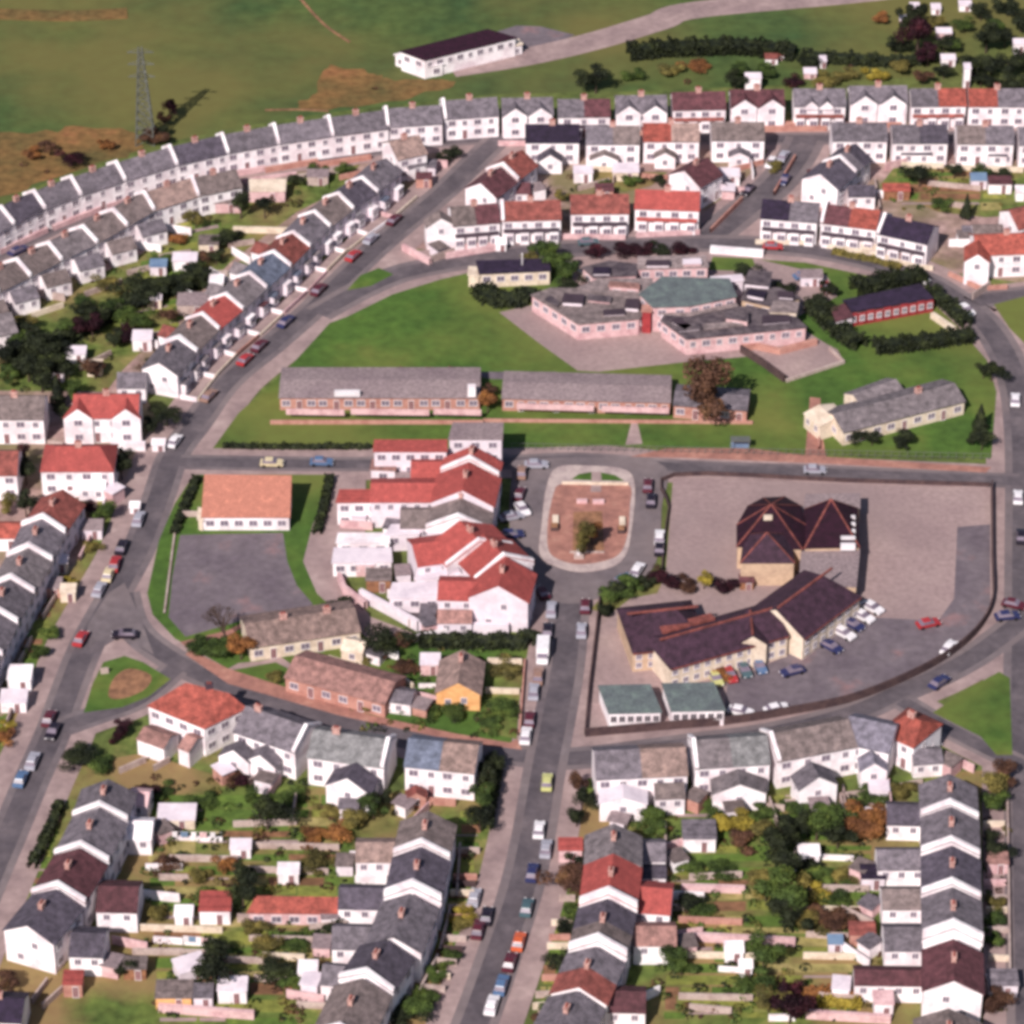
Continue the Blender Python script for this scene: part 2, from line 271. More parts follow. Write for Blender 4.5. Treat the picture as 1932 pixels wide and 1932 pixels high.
# garden plots between the columns of houses
mat('m_plot_tan', rgb(158, 142, 92), rgb(132, 122, 74), rgb(172, 150, 108), scale=.25, fine=.9, fineamt=.25); mat('m_plot_olive', rgb(128, 128, 62), rgb(104, 110, 54), rgb(148, 142, 72), scale=.2, fine=.9, fineamt=.25)
mat('m_plot_green', rgb(92, 112, 48), rgb(76, 96, 42), rgb(112, 126, 56), scale=.2, fine=.9, fineamt=.2); mat('m_plot_brown', rgb(138, 98, 74), rgb(108, 78, 58), rgb(156, 112, 84), scale=.25, fine=.9, fineamt=.25)
GR = random.Random(5); zq = .006
def plots(x0a, x0b, x1a, x1b, ya, yb, step, yslope=0):
    """rows of plots; the left edge runs x0a..x0b and the right x1a..x1b from ya to yb"""
    global zq
    y = ya
    while y < yb:
        h = step*GR.uniform(.6, 1.3); t = (y-ya)/(yb-ya); l = x0a+(x0b-x0a)*t; r_ = x1a+(x1b-x1a)*t
        cuts = sorted([l, r_] + [GR.uniform(l, r_) for _ in range(max(1, int((r_-l)/90)))])
        for a, c in zip(cuts, cuts[1:]):
            if c-a < 14: continue
            zq += .00008; m = GR.choice(['m_plot_green', 'm_plot_green', 'm_plot_green', 'm_plot_olive', 'm_plot_olive', 'm_plot_tan', 'm_plot_brown', 'm_pave'])
            hh = h*GR.uniform(.5, .95) if m != 'm_pave' else h*.2
            sheet('garden_plot' if m != 'm_pave' else 'path', [(a+2, y), (c-2, y+yslope*(c-a)), (c-2+GR.uniform(-3, 3), y+hh+yslope*(c-a)), (a+2, y+hh)], m, zq)
        y += h
plots(270, 300, 690, 560, 1500, 1925, 26); plots(1275, 1250, 1660, 1600, 1500, 1925, 25)
plots(866, 800, 915, 850, 1530, 1900, 18); plots(1860, 1862, 1895, 1900, 1470, 1925, 18); plots(1050, 1010, 1090, 1060, 1600, 1925, 20); plots(70, 20, 130, 60, 1500, 1720, 18)
plots(85, -25, 125, 18, 1080, 1400, 22); plots(300, 180, 420, 330, 430, 640, 22, -.2); plots(1690, 1700, 1900, 1900, 325, 395, 16); plots(640, 600, 900, 900, 1226, 1340, 22, .25)
def shrubs(name, m, polys, n, seed):
    r = random.Random(seed); V, Fc = [], []
    for (x0, y0, x1, y1) in polys:
        for _ in range(int(n*(x1-x0)*(y1-y0)/1e4)):
            c = P(r.uniform(x0, x1), r.uniform(y0, y1)); rad = r.uniform(.3, 1.1); h = rad*r.uniform(.5, 1.1)
            for _ in range(int(26*rad)+8):
                d = Vector((r.gauss(0, 1), r.gauss(0, 1), abs(r.gauss(0, 1)))).normalized(); p = c + Vector((d.x*rad, d.y*rad, .05+d.z*h)); s_ = r.uniform(.12, .26)
                a = Vector((r.gauss(0, 1), r.gauss(0, 1), r.gauss(0, 1))).normalized(); t = a.cross(d).normalized(); k = len(V)
                V += [p-a*s_, p-t*s_, p+a*s_, p+t*s_]; Fc.append((k, k+1, k+2, k+3))
    o = mk(name, V, Fc, m); o['kind'] = 'stuff'; o['category'] = 'shrubs'; o['label'] = {'leaf_dark': 'scattered dark green low shrubs and weeds through the gardens', 'leaf_olive': 'scattered olive low shrubs and plants through the gardens', 'leaf_brown': 'scattered brown withered plants through the gardens and field edge', 'leaf_green': 'scattered mid green low plants through the gardens'}[m]
GP = [(270, 1470, 700, 1925), (1240, 1500, 1680, 1925), (868, 1540, 900, 1650), (850, 1650, 885, 1740), (830, 1740, 862, 1810), (800, 1820, 835, 1880), (1855, 1470, 1898, 1925), (1064, 1600, 1090, 1700), (1048, 1700, 1080, 1780), (1030, 1790, 1065, 1860), (1010, 1860, 1045, 1925), (110, 1050, 145, 1120), (80, 1130, 110, 1200), (45, 1210, 75, 1290), (5, 1320, 30, 1400), (160, 470, 420, 700), (0, 640, 180, 740), (430, 340, 640, 400), (1660, 320, 1900, 400), (660, 1215, 980, 1390), (1060, 330, 1260, 370)]
shrubs('shrubs', 'leaf_dark', GP, 3.5, 1); shrubs('shrubs', 'leaf_olive', GP, 2.5, 2); shrubs('shrubs', 'leaf_green', GP, 4, 4)
shrubs('shrubs', 'leaf_brown', GP + [(0, 262, 230, 345), (620, 140, 780, 185), (1180, 120, 1900, 165)], 2.5, 3)
# outlying greens
sheet('lawn', [(158, 1345), (175, 1290), (195, 1250), (235, 1238), (270, 1250), (322, 1282), (280, 1315), (230, 1335)], 'm_lawn', zl)
sheet('soil_patch', spline([(205, 1315), (215, 1280), (245, 1262), (285, 1275), (275, 1300), (235, 1318)], 4, True), 'm_soil', zl+.01)
sheet('lawn', [(1760, 1345), (1830, 1298), (1885, 1268), (1905, 1280), (1910, 1425), (1880, 1425), (1850, 1390)], 'm_lawn', zl)
sheet('lawn', [(1875, 575), (1932, 560), (2050, 560), (2050, 680), (1950, 665), (1905, 620)], 'm_lawn', zl)
road('track', [(2100, -90), (1700, -20), (1320, 18), (1240, 42), (1120, 78), (990, 108), (850, 130)], 7.5, 0, m='m_pave')
road('path', [(-50, 25), (130, 30), (240, 25)], 5, 0, m='m_bracken')
road('path', [(560, -10), (610, 45), (660, 80)], .6, 0, m='m_soil')
road('path', [(500, 208), (560, 207), (620, 210)], .6, 0, m='m_soil')

# ------------------------------------------------------------------ houses
def win_mesh(name, wd, h, gl='glass'):
    b = MB(); f = .09
    def bx(x0, x1, z0, z1, y0, y1, mi):
        v = [(x0, y0, z0), (x1, y0, z0), (x1, y1, z0), (x0, y1, z0), (x0, y0, z1), (x1, y0, z1), (x1, y1, z1), (x0, y1, z1)]
        k = len(b.v); b.v += [Vector(p) for p in v]
        for q in ((3, 2, 1, 0), (4, 5, 6, 7), (0, 1, 5, 4), (1, 2, 6, 5), (2, 3, 7, 6), (3, 0, 4, 7)): b.f.append(tuple(k+i for i in q)); b.mi.append(mi)
    bx(-wd/2, -wd/2+f, 0, h, -.08, .02, 0); bx(wd/2-f, wd/2, 0, h, -.08, .02, 0)
    bx(-wd/2+f, wd/2-f, h-f, h, -.08, .02, 0); bx(-wd/2-.05, wd/2+.05, -.08, 0, -.14, .02, 0); bx(-.03, .03, 0, h-f, -.07, .02, 0)
    bx(-wd/2+f, wd/2-f, 0, h-f, -.03, .01, 1)
    me = bpy.data.meshes.new(name); me.from_pydata([tuple(v) for v in b.v], [], b.f); me.materials.append(MATS['frame']); me.materials.append(MATS[gl]); me.polygons.foreach_set('material_index', b.mi)
    return me
WIN = win_mesh('window', 1.5, 1.15); WIN2 = win_mesh('window', 1.0, 1.05); WIN3 = win_mesh('window', 1.0, 1.2, 'dark_trim'); DOOR = win_mesh('door', .95, 2.0); 
DOOR.materials[1] = MATS['door_red']
def fix(me, name, root, pos, n, parent=None):
    """window or door on a wall: pos is world, n the outward wall normal"""
    o = bpy.data.objects.new(name, me); COL.objects.link(o); o.parent = parent or root
    o.location = Vector(pos) - root.location; o.rotation_euler = (0, 0, math.atan2(n.y, n.x) + math.pi/2); return o
def facing(n, c):        # is this wall seen from the air-side?
    v = Vector((0, -YC)) - Vector(c); return n.dot(v.normalized())
def V3(p, z): return Vector((p.x, p.y, z))
def gable(root, A, B, wd, e, r, roofs, wall, names=('wall', 'roof'), parent=None, over=.3, hip=(0, 0), z0=-.1, thick=.14):
    """A,B ridge ends (2D world). walls + pitched roof, split lengthwise into roofs"""
    d = (B - A).normalized(); L = (B - A).length; n = Vector((-d.y, d.x))
    if n.dot(Vector((0, -YC)) - (A+B)/2) < 0: n = -n            # n: the side turned to the viewer
    b = MB(); h = wd/2
    for s in (1, -1):
        a, c = A + n*h*s, B + n*h*s
        b.face([V3(a, z0), V3(c, z0), V3(c, e), V3(a, e)] if (s > 0) == (d.cross(n) < 0) else [V3(c, z0), V3(a, z0), V3(a, e), V3(c, e)])
    for T, hp in ((A, hip[0]), (B, hip[1])):
        p = [V3(T + n*h, z0), V3(T - n*h, z0), V3(T - n*h, e)]
        if not hp: p.append(V3(T, r - .02))
        p.append(V3(T + n*h, e)); b.face(p)
    if hip != (0, 0): b.face([V3(A+n*h, e), V3(B+n*h, e), V3(B-n*h, e), V3(A-n*h, e)])
    wobj = b.build(names[0], wall, root) if parent is None else None
    if parent is not None:
        wobj = b.build(names[0], wall, root)
    k = len(roofs); ro = []
    sl = (r - e) / h; eo = e - sl*over
    for i, rm in enumerate(roofs):
        t0, t1 = i*L/k, (i+1)*L/k
        x0 = t0 - (over*.5 if i == 0 else 0); x1 = t1 + (over*.5 if i == k-1 else 0)
        r0 = x0 + (hip[0] if i == 0 else 0); r1 = x1 - (hip[1] if i == k-1 else 0)
        b = MB()
        for s in (1, -1):
            q = [V3(A + d*x0 + n*s*(h+over), eo), V3(A + d*x1 + n*s*(h+over), eo), V3(A + d*r1, r), V3(A + d*r0, r)]
            up = Vector((0, 0, thick)); qt = [v + up for v in q]
            b.face(qt if s*n.cross(d) < 0 else qt[::-1])
            for a, c in ((0, 1), (1, 2), (3, 0)): b.face([q[a], q[c], qt[c], qt[a]])
        up = Vector((0, 0, thick))
        if hip[0] and i == 0: b.face([V3(A+d*x0+n*(h+over), eo)+up, V3(A+d*r0, r)+up, V3(A+d*x0-n*(h+over), eo)+up]); b.face([V3(A+d*x0+n*(h+over), eo), V3(A+d*x0+n*(h+over), eo)+up, V3(A+d*x0-n*(h+over), eo)+up, V3(A+d*x0-n*(h+over), eo)])
        if hip[1] and i == k-1: b.face([V3(A+d*x1-n*(h+over), eo)+up, V3(A+d*r1, r)+up, V3(A+d*x1+n*(h+over), eo)+up]); b.face([V3(A+d*x1+n*(h+over), eo), V3(A+d*x1+n*(h+over), eo)+up, V3(A+d*x1-n*(h+over), eo)+up, V3(A+d*x1-n*(h+over), eo)])
        o = b.build(names[1], rm, root); ro.append(o)
    if parent is not None:
        wobj.parent = root
        for o in ro: o.parent = wobj; 
    return d, n, L, wobj, ro
def parapet(root, T, d, n, wd, e, r, up=.35, t=.6, m='white_wall'):
    up += .15
    b = MB(); h = wd/2 + .2; base = e - .7 - (r-e)/(wd/2)*.2
    prof = [(h, base), (h, e + up), (0, r + up + .15), (-h, e + up), (-h, base)]
    f = [V3(T + n*a - d*t/2, z) for a, z in prof]; g = [V3(T + n*a + d*t/2, z) for a, z in prof]
    b.face(f); b.face(g[::-1])
    for i in range(5): j = (i+1) % 5; b.face([f[j], f[i], g[i], g[j]])
    b.build('parapet', m, root)
def chimney(root, T, r, ux, sx=1.15, sy=.65, h=.9, m='clay', parent=None):
    b = MB(); b.box(T, sx, sy, r-1.4, r+h, ux); b.box(T, sx+.16, sy+.16, r+h, r+h+.12, ux)
    o = b.build('chimney', m, root); 
    if parent: o.parent = parent
    for k in ((-.3, .3) if sx > .9 else (0,)):
        c = Vector(T[:2]) + Vector(ux[:2])*k*sx*.6; b = MB(); b.prism([c + Vector((math.cos(a), math.sin(a)))*.13 for a in (i*math.pi/3 for i in range(6))], r+h+.12, r+h+.5)
        q = b.build('chimney_pot', 'terracotta', root); 
        q.parent = parent if False else root
    return o
RN = {'slate': 'grey slate', 'navy': 'near-black', 'lilac_roof': 'pale lilac-grey', 'church_roof': 'dark purple', 'dark_slate': 'dark slate', 'brown_roof': 'brown-grey', 'grey_roof': 'pale grey', 'maroon': 'maroon', 'red_roof': 'bright red', 'brick_roof': 'brick-red', 'blue_roof': 'blue-grey', 'green_grey': 'green-grey', 'orange_roof': 'orange-pink', 'terracotta': 'terracotta', 'tan_roof': 'tan', 'dusty_red': 'dusty red', 'flat_grey': 'flat grey', 'barn_roof': 'very dark'}
ROW = dict(w=7.2, e=5.0, r=7.0, row='', wall='white_wall', par=(0, 0), ch=(.5,), porch=0, fg=(), hip=(0, 0), ext=(), wins=1, bays=0, up=.35, name='house', desc=None, label=None, nw=None)
def H(ax, ay, bx, by, roofs, **kw):
    o = dict(ROW); o.update(kw)
    A, B = P(ax, ay, o['r']).to_2d(), P(bx, by, o['r']).to_2d()
    C = (A+B)/2; root = empty(o['name'], (C.x, C.y, 0))
    if isinstance(roofs, str): roofs = (roofs,)
    wd, e, r = o['w'], o['e'], o['r']
    d, n, L, wo, ro = gable(root, A, B, wd, e, r, roofs, o['wall'], hip=o['hip'])
    for k, T in enumerate((A, B)):
        if o['par'][k]: parapet(root, T + d*(.2 if k == 0 else -.2), d, n, wd, e, r, o['up'])
    for t in o['ch']:
        chimney(root, A + d*L*t, r, d, parent=ro[min(len(ro)-1, int(t*len(ro)))])
    cols = o['nw'] or max(2, int(L/2.6))
    hw = wd/2
    if o['wins']:
        for s in (1, -1):
            if facing(n*s, C) < .12: continue
            for i in range(cols):
                t = (i + .5)/cols*L; jx = R.uniform(-.15, .15)
                if e > 4: fix(WIN if (i % 2 == 0) else WIN2, 'window', root, V3(A + d*(t+jx) + n*s*hw, e - 1.75), n*s)
                if i % 3 == 1: fix(DOOR, 'door', root, V3(A + d*(t+jx) + n*s*hw, .1), n*s)
                else: fix(WIN, 'window', root, V3(A + d*(t+jx) + n*s*hw, 1.0), n*s)
        for T, s in ((A, -1), (B, 1)):
            if facing(d*s, C) > .35 and not o['par'][0 if s < 0 else 1]:
                fix(WIN2, 'window', root, V3(T + n*.9, e - 1.8), d*s); fix(WIN2, 'window', root, V3(T - n*1.6, 1.1), d*s)
    for f in o['fg']:             # cross-wing gables standing forward of the front wall
        t, gw, gh = f if isinstance(f, tuple) else (f, 3.2, 1.7)
        c = A + d*L*t; F0 = c + n*(hw + .45); W0 = c + n*(hw - .05); z0 = -.1 if gw > 3.6 else e - .7; b = MB()
        pk = e + gh; pr = [(-gw/2, z0), (gw/2, z0), (gw/2, e), (0, pk), (-gw/2, e)]
        fr = [V3(F0 + d*a, z) for a, z in pr]; bk = [V3(W0 + d*a, z) for a, z in pr]
        b.face(fr)
        for i in (0, 1, 4): j = (i+1) % 5; b.face([fr[i], fr[j], bk[j], bk[i]])
        g = b.build('front_gable', o['wall'], root)
        b = MB(); up = Vector((0, 0, .07)); Fo = F0 + n*.12; bp = c + n*hw*(r - pk)/(r - e)
        for sg in (-1, 1):
            q = [V3(Fo + d*sg*(gw/2+.1), e-.06), V3(Fo, pk+.03), V3(bp, pk+.03), V3(W0 + d*sg*(gw/2+.1), e-.06)]
            b.face([v+up for v in q]); b.face(q[::-1]); b.face([q[0], q[1], q[1]+up, q[0]+up])
        go = b.build('gable_roof', roofs[min(len(roofs)-1, int(t*len(roofs)))], root); go.parent = g
        if gw > 3.6: fix(WIN, 'window', root, V3(F0, e - 1.4), n); fix(WIN, 'window', root, V3(F0, .9), n)
    if o['porch']:
        b = MB(); a, c = A + n*(hw+.02) + d*.3, B + n*(hw+.02) - d*.3
        q = [V3(a, 2.95), V3(c, 2.95), V3(c + n*.75, 2.6), V3(a + n*.75, 2.6)]; up = Vector((0, 0, .1))
        b.face([v+up for v in q]); b.face(q[::-1])
        for i in range(4): b.face([q[i], q[(i+1) % 4], q[(i+1) % 4]+up, q[i]+up])
        b.build('porch_roof', 'dark_trim' if o['porch'] == 1 else o['porch'], root)
        for t in (.12, .38, .62, .88):
            c0 = A + d*L*t + n*(hw+.45); b = MB(); b.box(c0, 1.7, .85, -.05, 2.5, d); bw = b.build('bay', o['wall'], root)
            fix(WIN, 'window', root, V3(c0 + n*.43, .95), n)
    if o['bays']:
        for t in (.22, .78):
            c0 = A + d*L*t + n*(hw+.5); b = MB(); b.box(c0, 1.9, 1.0, -.05, 2.5, d); bw = b.build('bay', o['wall'], root); b = MB(); b.box(c0, 2.2, 1.25, 2.5, 2.64, d)
            br = b.build('bay_roof', R.choice(('slate', 'blue_roof', 'white_wall', 'maroon', 'grey_roof')), root); br.parent = bw; fix(WIN, 'window', root, V3(c0 + n*.51, .95), n)
        b = MB(); b.box(A + d*L*.5 + n*(hw+3.6), L*.94, .25, -.1, R.uniform(.6, 1.0), d); b.build('front_wall', R.choice(('white_wall', 'pink_wall', 'brick', 'cream_wall')), root)
        b = MB(); b.box(A + n*(hw+1.9), .22, 3.2, -.1, .9, d); b.build('side_wall', R.choice(('white_wall', 'pink_wall')), root)
    for x in o['ext']:
        x0, y0, x1, y1, ew, ee, er, rm = x[:8]; wl = x[8] if len(x) > 8 else o['wall']
        a, c = P(x0, y0, er).to_2d(), P(x1, y1, er).to_2d()
        dd, nn, LL, w2, r2 = gable(root, a, c, ew, ee, er, (rm,), wl, names=('rear_wing', 'wing_roof'), parent=root, over=.2, thick=.11)
        nwin = max(1, int(LL/2.2))
        if facing(nn, (a+c)/2) > .15:
            for i in range(nwin): fix(WIN2 if i % 2 else DOOR if False else WIN2, 'window', root, V3(a + dd*(i+.5)/nwin*LL + nn*ew/2, max(.8, ee-1.5)), nn)
        for T, s in ((a, -1), (c, 1)):
            if facing(dd*s, (a+c)/2) > .4: fix(WIN2, 'window', root, V3(T, max(.8, ee - 1.5)), dd*s)
        far = a if (a - C).length > (c - C).length else c; dv = (far - C).normalized()
        if R.random() < .75 and o['w'] > 6.9:
            q = far + dv*1.7 + Vector((-dv.y, dv.x))*R.uniform(-ew/3, ew/3); hh = R.uniform(1.9, 2.4); b = MB(); b.box(q, 2.4, R.uniform(1.8, 3), -.1, hh, dv); oh = b.build('outhouse', R.choice(('white_wall', 'grey_white', 'pink_wall', 'brick')), root)
            b = MB(); b.box(q, 2.7, 3.2, hh, hh+.12, dv); orf = b.build('outhouse_roof', R.choice(('flat_grey', 'slate', 'grey_white', 'brown_roof')), root); orf.parent = oh
        if R.random() < .7:
            b = MB(); p1 = far + Vector((-dv.y, dv.x))*ew*.6; b.box(p1 + dv*2, 5.5, .22, -.1, 1.6, dv); b.build('yard_wall', R.choice(('white_wall', 'pink_wall', 'stone')), root)
    if len(roofs) > 1: rd = ' and '.join(dict.fromkeys(RN.get(k, k) for k in roofs)) + ' roof halves'
    else: rd = RN.get(roofs[0], roofs[0]) + ' roof'
    desc = o['desc'] or ('white house with ' + rd)
    if o['fg'] and not o['desc']: desc += ' and two front gables'
    return thing(root, 'house', desc, o['row'], o.get('group') or ('houses ' + o['row'] if o['row'] else None), o['label'])
def row(**kw): 
    ROW.update(dict(w=7.2, e=5.0, r=7.0, row='', wall='white_wall', par=(0, 0), ch=(.5,), porch=0, fg=(), hip=(0, 0), ext=(), wins=1, bays=0, up=.35, name='house', desc=None, label=None, nw=None)); ROW.update(kw)

# arc of pairs along the field
row(row='of the long arc beside the field', par=(1, 0), w=6.8, e=4.9)
arc = [(-70, 430), (0, 394), (62, 364), (132, 337), (217, 309), (318, 279), (417, 256), (515, 238), (618, 223), (724, 209)]
for i in range(len(arc)-1):
    (a, b), (c, d_) = arc[i], arc[i+1]
    H(a, b, c, d_, ['slate', 'dark_slate', 'slate', 'slate', 'slate', 'dark_slate', 'slate', 'slate', 'slate'][i], par=(1, 0), up=.5)
H(726, 206, 830, 199, 'slate', par=(1, 0), up=.5); H(834, 191, 936, 184, ('slate', 'slate'), par=(1, 0), up=.5)
# row of detached pairs, top
row(row='of the top row', w=6.6, porch=0)
H(947, 186, 1042, 184, 'slate', fg=((.25, 4.6, 1.7), (.75, 4.6, 1.7)), wall='white_wall')
H(1053, 188, 1150, 187, ('slate', 'maroon'), porch=1)
H(1162, 181, 1257, 180, 'slate', fg=((.25, 4.6, 1.7), (.77, 4.6, 1.7)))
H(1268, 175, 1367, 173, 'maroon', porch='brick_roof', desc='white house with maroon roof and red porch strip')
H(1378, 170, 1478, 169, ('maroon', 'maroon'), fg=((.25, 4.9, 1.75), (.77, 4.9, 1.75)), desc='white twin-gabled house with maroon roof')
H(1498, 168, 1594, 168, 'slate', fg=((.33, 2.6, 1.2), (.63, 2.6, 1.2)), porch='brick_roof', desc='white house with grey slate roof and two small dormers')
H(1603, 163, 1710, 162, 'slate', fg=((.25, 4.9, 1.75), (.75, 4.9, 1.75)), desc='white house with two wide front gables, grey slate roof')
H(1718, 168, 1820, 167, ('slate', 'terracotta'), porch='brick_roof')
H(1827, 168, 1935, 168, ('terracotta', 'slate'))
H(1945, 168, 2040, 168, 'slate')
# second row, backs to the viewer
row(row='in the second row from the field', w=6.8, ch=(.5,))
H(992, 235, 1092, 235, 'navy', ext=((1038, 279, 1038, 292, 4.6, 2.6, 4.2, 'dark_slate'),), desc='bright white house with dark navy roof and arched lean-to')
H(1106, 238, 1206, 238, ('slate', 'brown_roof'), ext=((1140, 277, 1140, 292, 5.4, 2.4, 3.6, 'brown_roof'),))
H(1214, 233, 1318, 233, ('terracotta', 'tan_roof'), ext=((1255, 277, 1255, 288, 4, 2.4, 3.6, 'brown_roof'),))
H(1343, 231, 1441, 231, 'brown_roof', ext=((1395, 268, 1395, 288, 4, 2.4, 3.4, 'slate'),))
H(1570, 232, 1672, 232, 'slate')
H(1683, 236, 1786, 236, ('slate', 'dark_slate'), ext=((1700, 273, 1758, 274, 3.4, 2.5, 3.6, 'dark_slate'),))
H(1806, 237, 1911, 238, ('brown_roof', 'slate'), ext=((1865, 279, 1900, 280, 3, 2.4, 3.2, 'dark_slate'),))
H(1923, 240, 2030, 242, 'slate')
# left inner arc (rear side seen)
row(row='of the inner arc', w=6.8, e=4.6, r=6.6, par=(1, 0), up=.5)
ia = [(-130, 575), (-85, 548), (-30, 522), (30, 493), (90, 462), (155, 431), (212, 399), (270, 366), (360, 337), (444, 320)]
rc = ['grey_roof', 'brown_roof', 'brown_roof', 'brown_roof', 'grey_roof', 'brown_roof', 'brown_roof', 'tan_roof', 'brown_roof']
wings = [(30, 540), (57, 546), (108, 515), (175, 478), (238, 448), (290, 418), None, None, None]
for i in range(9):
    (a, b), (c, d_) = ia[i], ia[i+1]; ex = ()
    cx, cy = (a+c)/2 + 42, (b+d_)/2 + 34
    ex = ((cx-24, cy+8, cx+22, cy-4, 4.6, 2.9, 4.3, 'brown_roof' if i % 2 else 'slate'),) if i < 7 else ()
    H(a, b, c, d_, rc[i], ext=ex)
H(-80, 612, 20, 590, 'grey_roof', row='at the left edge below the inner arc', label='white house with pale grey roof at left edge above the dark garden trees', par=(0, 0), group=None)
# row on the left side of the main road
row(row='of the terrace lining the main road', w=6.8, e=4.8, r=6.8, par=(1, 0), wall='white_wall', bays=1)
lr = [(728, 300), (682, 338), (637, 368), (592, 402), (552, 441), (515, 478), (470, 518), (425, 558), (380, 595), (337, 638), (300, 684)]
lc = ['slate', 'dark_slate', 'brown_roof', 'slate', 'brick_roof', 'blue_roof', 'grey_roof', 'red_roof', 'brown_roof', 'slate']
for i in range(10):
    (c, d_), (a, b) = lr[i], lr[i+1]
    ex = ()
    if i in (4, 5, 6, 8): ex = (((a+c)/2-50, (b+d_)/2-4, (a+c)/2-18, (b+d_)/2+6, 3.6, 2.7, 3.9, 'brick_roof' if i in (4, 8) else 'grey_roof', 'white_wall'),)
    if i == 9: ex = ((222, 703, 275, 703, 5, 3.2, 4.8, 'slate', 'white_wall'),)
    H(a, b, c, d_, lc[i], ext=ex, par=(1, 0) if i < 9 else (0, 1), wall='white_wall' if i == 9 else 'grey_white')
row()
H(735, 268, 790, 256, 'tan_roof', w=7.5, par=(0, 0), label='white corner house with tan roof where the main road meets the arc', ext=((760, 300, 795, 290, 4, 2.8, 4, 'slate'),))
# left edge cluster
row(w=7.4, e=5.2, r=7.4)
H(-30, 748, 84, 748, 'brown_roof', label='white house with brown-grey roof cut by left edge, two houses left of road')
H(140, 745, 262, 745, 'red_roof', fg=((.08, 5.0, 2.0), (.82, 5.0, 2.0)), label='white house with red roof and two tall arched front gables', w=7.6)
H(80, 843, 216, 843, 'red_roof', hip=(2.6, 2.6), w=8, label='white house with hipped red roof beside the road junction', ext=((150, 905, 200, 907, 3, 2.4, 3.2, 'white_wall'),))
H(-60, 852, 34, 852, 'brick_roof', label='white house with brick-red roof at left edge, left of hipped red house')
H(-40, 988, 40, 988, 'terracotta', w=4.5, e=2.8, r=4.0, ch=(), label='low white outbuilding with terracotta roof at left edge')
row(row='stepping down the left edge', w=7.4, e=5, r=7.2, par=(0, 1), up=.7, wall='grey_white')
hc = [(118, 925), (80, 979), (54, 1034), (20, 1093), (-12, 1150), (-42, 1212), (-75, 1275)]
for i in range(6):
    H(*hc[i], *hc[i+1], ['brick_roof', 'slate', 'grey_roof', 'slate', 'slate', 'grey_roof'][i], par=(0, 1))
# north-centre diagonal houses
row(w=7.0, e=5, r=7.2)
H(947, 312, 985, 284, 'brick_roof', par=(1, 0), label='house with red roof on the diagonal behind the dark maroon corner house', row='')
H(907, 345, 945, 316, 'maroon', label='white-gabled corner house with maroon roof beside the main road fork', ext=((960, 345, 1000, 345, 4, 2.6, 3.8, 'maroon'),))
H(1292, 322, 1335, 298, 'maroon', label='white house with maroon roof angled to the side road, left corner', ext=((1338, 330, 1358, 345, 3.4, 2.4, 3.4, 'slate'),), w=7.6)
H(1548, 328, 1582, 300, 'dark_slate', label='white gabled house angled to the side road, right corner', w=7.8, ext=((1600, 350, 1650, 350, 4.4, 2.8, 4, 'dark_slate'),))
H(1584, 298, 1614, 272, ('slate', 'dark_slate'), par=(1, 0), label='slate-roofed house joined behind the right corner gabled house')
row(row='in the row facing the school roofs', w=7, porch='dark_trim')
H(850, 391, 938, 384, ('brown_roof', 'maroon'), par=(0, 0), ext=((828, 398, 832, 412, 5.5, 4.8, 6.6, 'brown_roof'),))
H(945, 381, 1056, 378, 'brick_roof', par=(1, 0))
H(1077, 368, 1185, 367, 'brick_roof')
H(1200, 358, 1320, 362, 'red_roof', porch='red_roof')
H(1440, 376, 1545, 384, ('navy', 'slate'), porch='dark_trim')
H(1556, 385, 1660, 398, ('maroon', 'terracotta'), par=(1, 0))
H(1668, 406, 1762, 426, 'navy', par=(1, 0), desc='black-and-white house with navy roof and open white gable')
row()
H(1838, 444, 1960, 440, 'terracotta', par=(0, 0), w=7.4, label='white gabled house with terracotta roof behind the curved wall at right', ext=((1845, 452, 1845, 480, 4.5, 5, 6.6, 'terracotta'),))
H(1905, 398, 1990, 380, 'brick_roof', label='white house with brick-red roof at right edge behind the terracotta house', ext=((1835, 425, 1890, 424, 3.4, 2.4, 3.3, 'brown_roof'),))

# bottom rows
row(row='backing on the lower-left gardens', w=7.6, e=5.4, r=7.6)
H(465, 1333, 580, 1372, 'slate', par=(0, 1), up=.3, ext=((452, 1398, 440, 1415, 5, 3.2, 5.0, 'slate'), (505, 1404, 490, 1424, 5, 3.2, 5.0, 'slate')), ch=(.2,))
H(592, 1377, 735, 1397, 'green_grey', par=(0, 1), ext=((672, 1440, 655, 1468, 7, 3.6, 5.8, 'dark_slate'),), ch=(.3,))
H(772, 1394, 902, 1407, ('blue_roof', 'tan_roof'), ch=(), ext=((785, 1482, 785, 1496, 3, 2, 3, 'brick_roof', 'brick'),))
row(row='backing on the lower-right gardens', w=7.6, e=5.4, r=7.6, ch=())
H(1122, 1418, 1292, 1410, ('slate', 'tan_roof'), ext=((1176, 1480, 1176, 1505, 7, 3.4, 4.6, 'grey_white'), (1235, 1480, 1290, 1478, 4, 3.2, 4.4, 'brown_roof')))
H(1306, 1398, 1446, 1389, ('grey_roof', 'green_grey'), par=(1, 0), ext=((1392, 1452, 1396, 1480, 8, 3.2, 5.0, 'grey_roof'),))
H(1452, 1386, 1600, 1358, 'brown_roof', par=(1, 0), ext=((1530, 1438, 1545, 1466, 6, 3.8, 5.8, 'slate'),))
H(1604, 1352, 1690, 1370, 'lilac_roof', ext=((1645, 1415, 1650, 1440, 4, 3.5, 5, 'lilac_roof'),))
row()
H(1688, 1338, 1752, 1368, 'terracotta', w=7.5, hip=(2.5, 1.5), e=5, r=7, label='white corner house with terracotta roof beside the right green triangle', ext=((1720, 1416, 1775, 1412, 4, 2.6, 3.8, 'slate'),), wins=1)
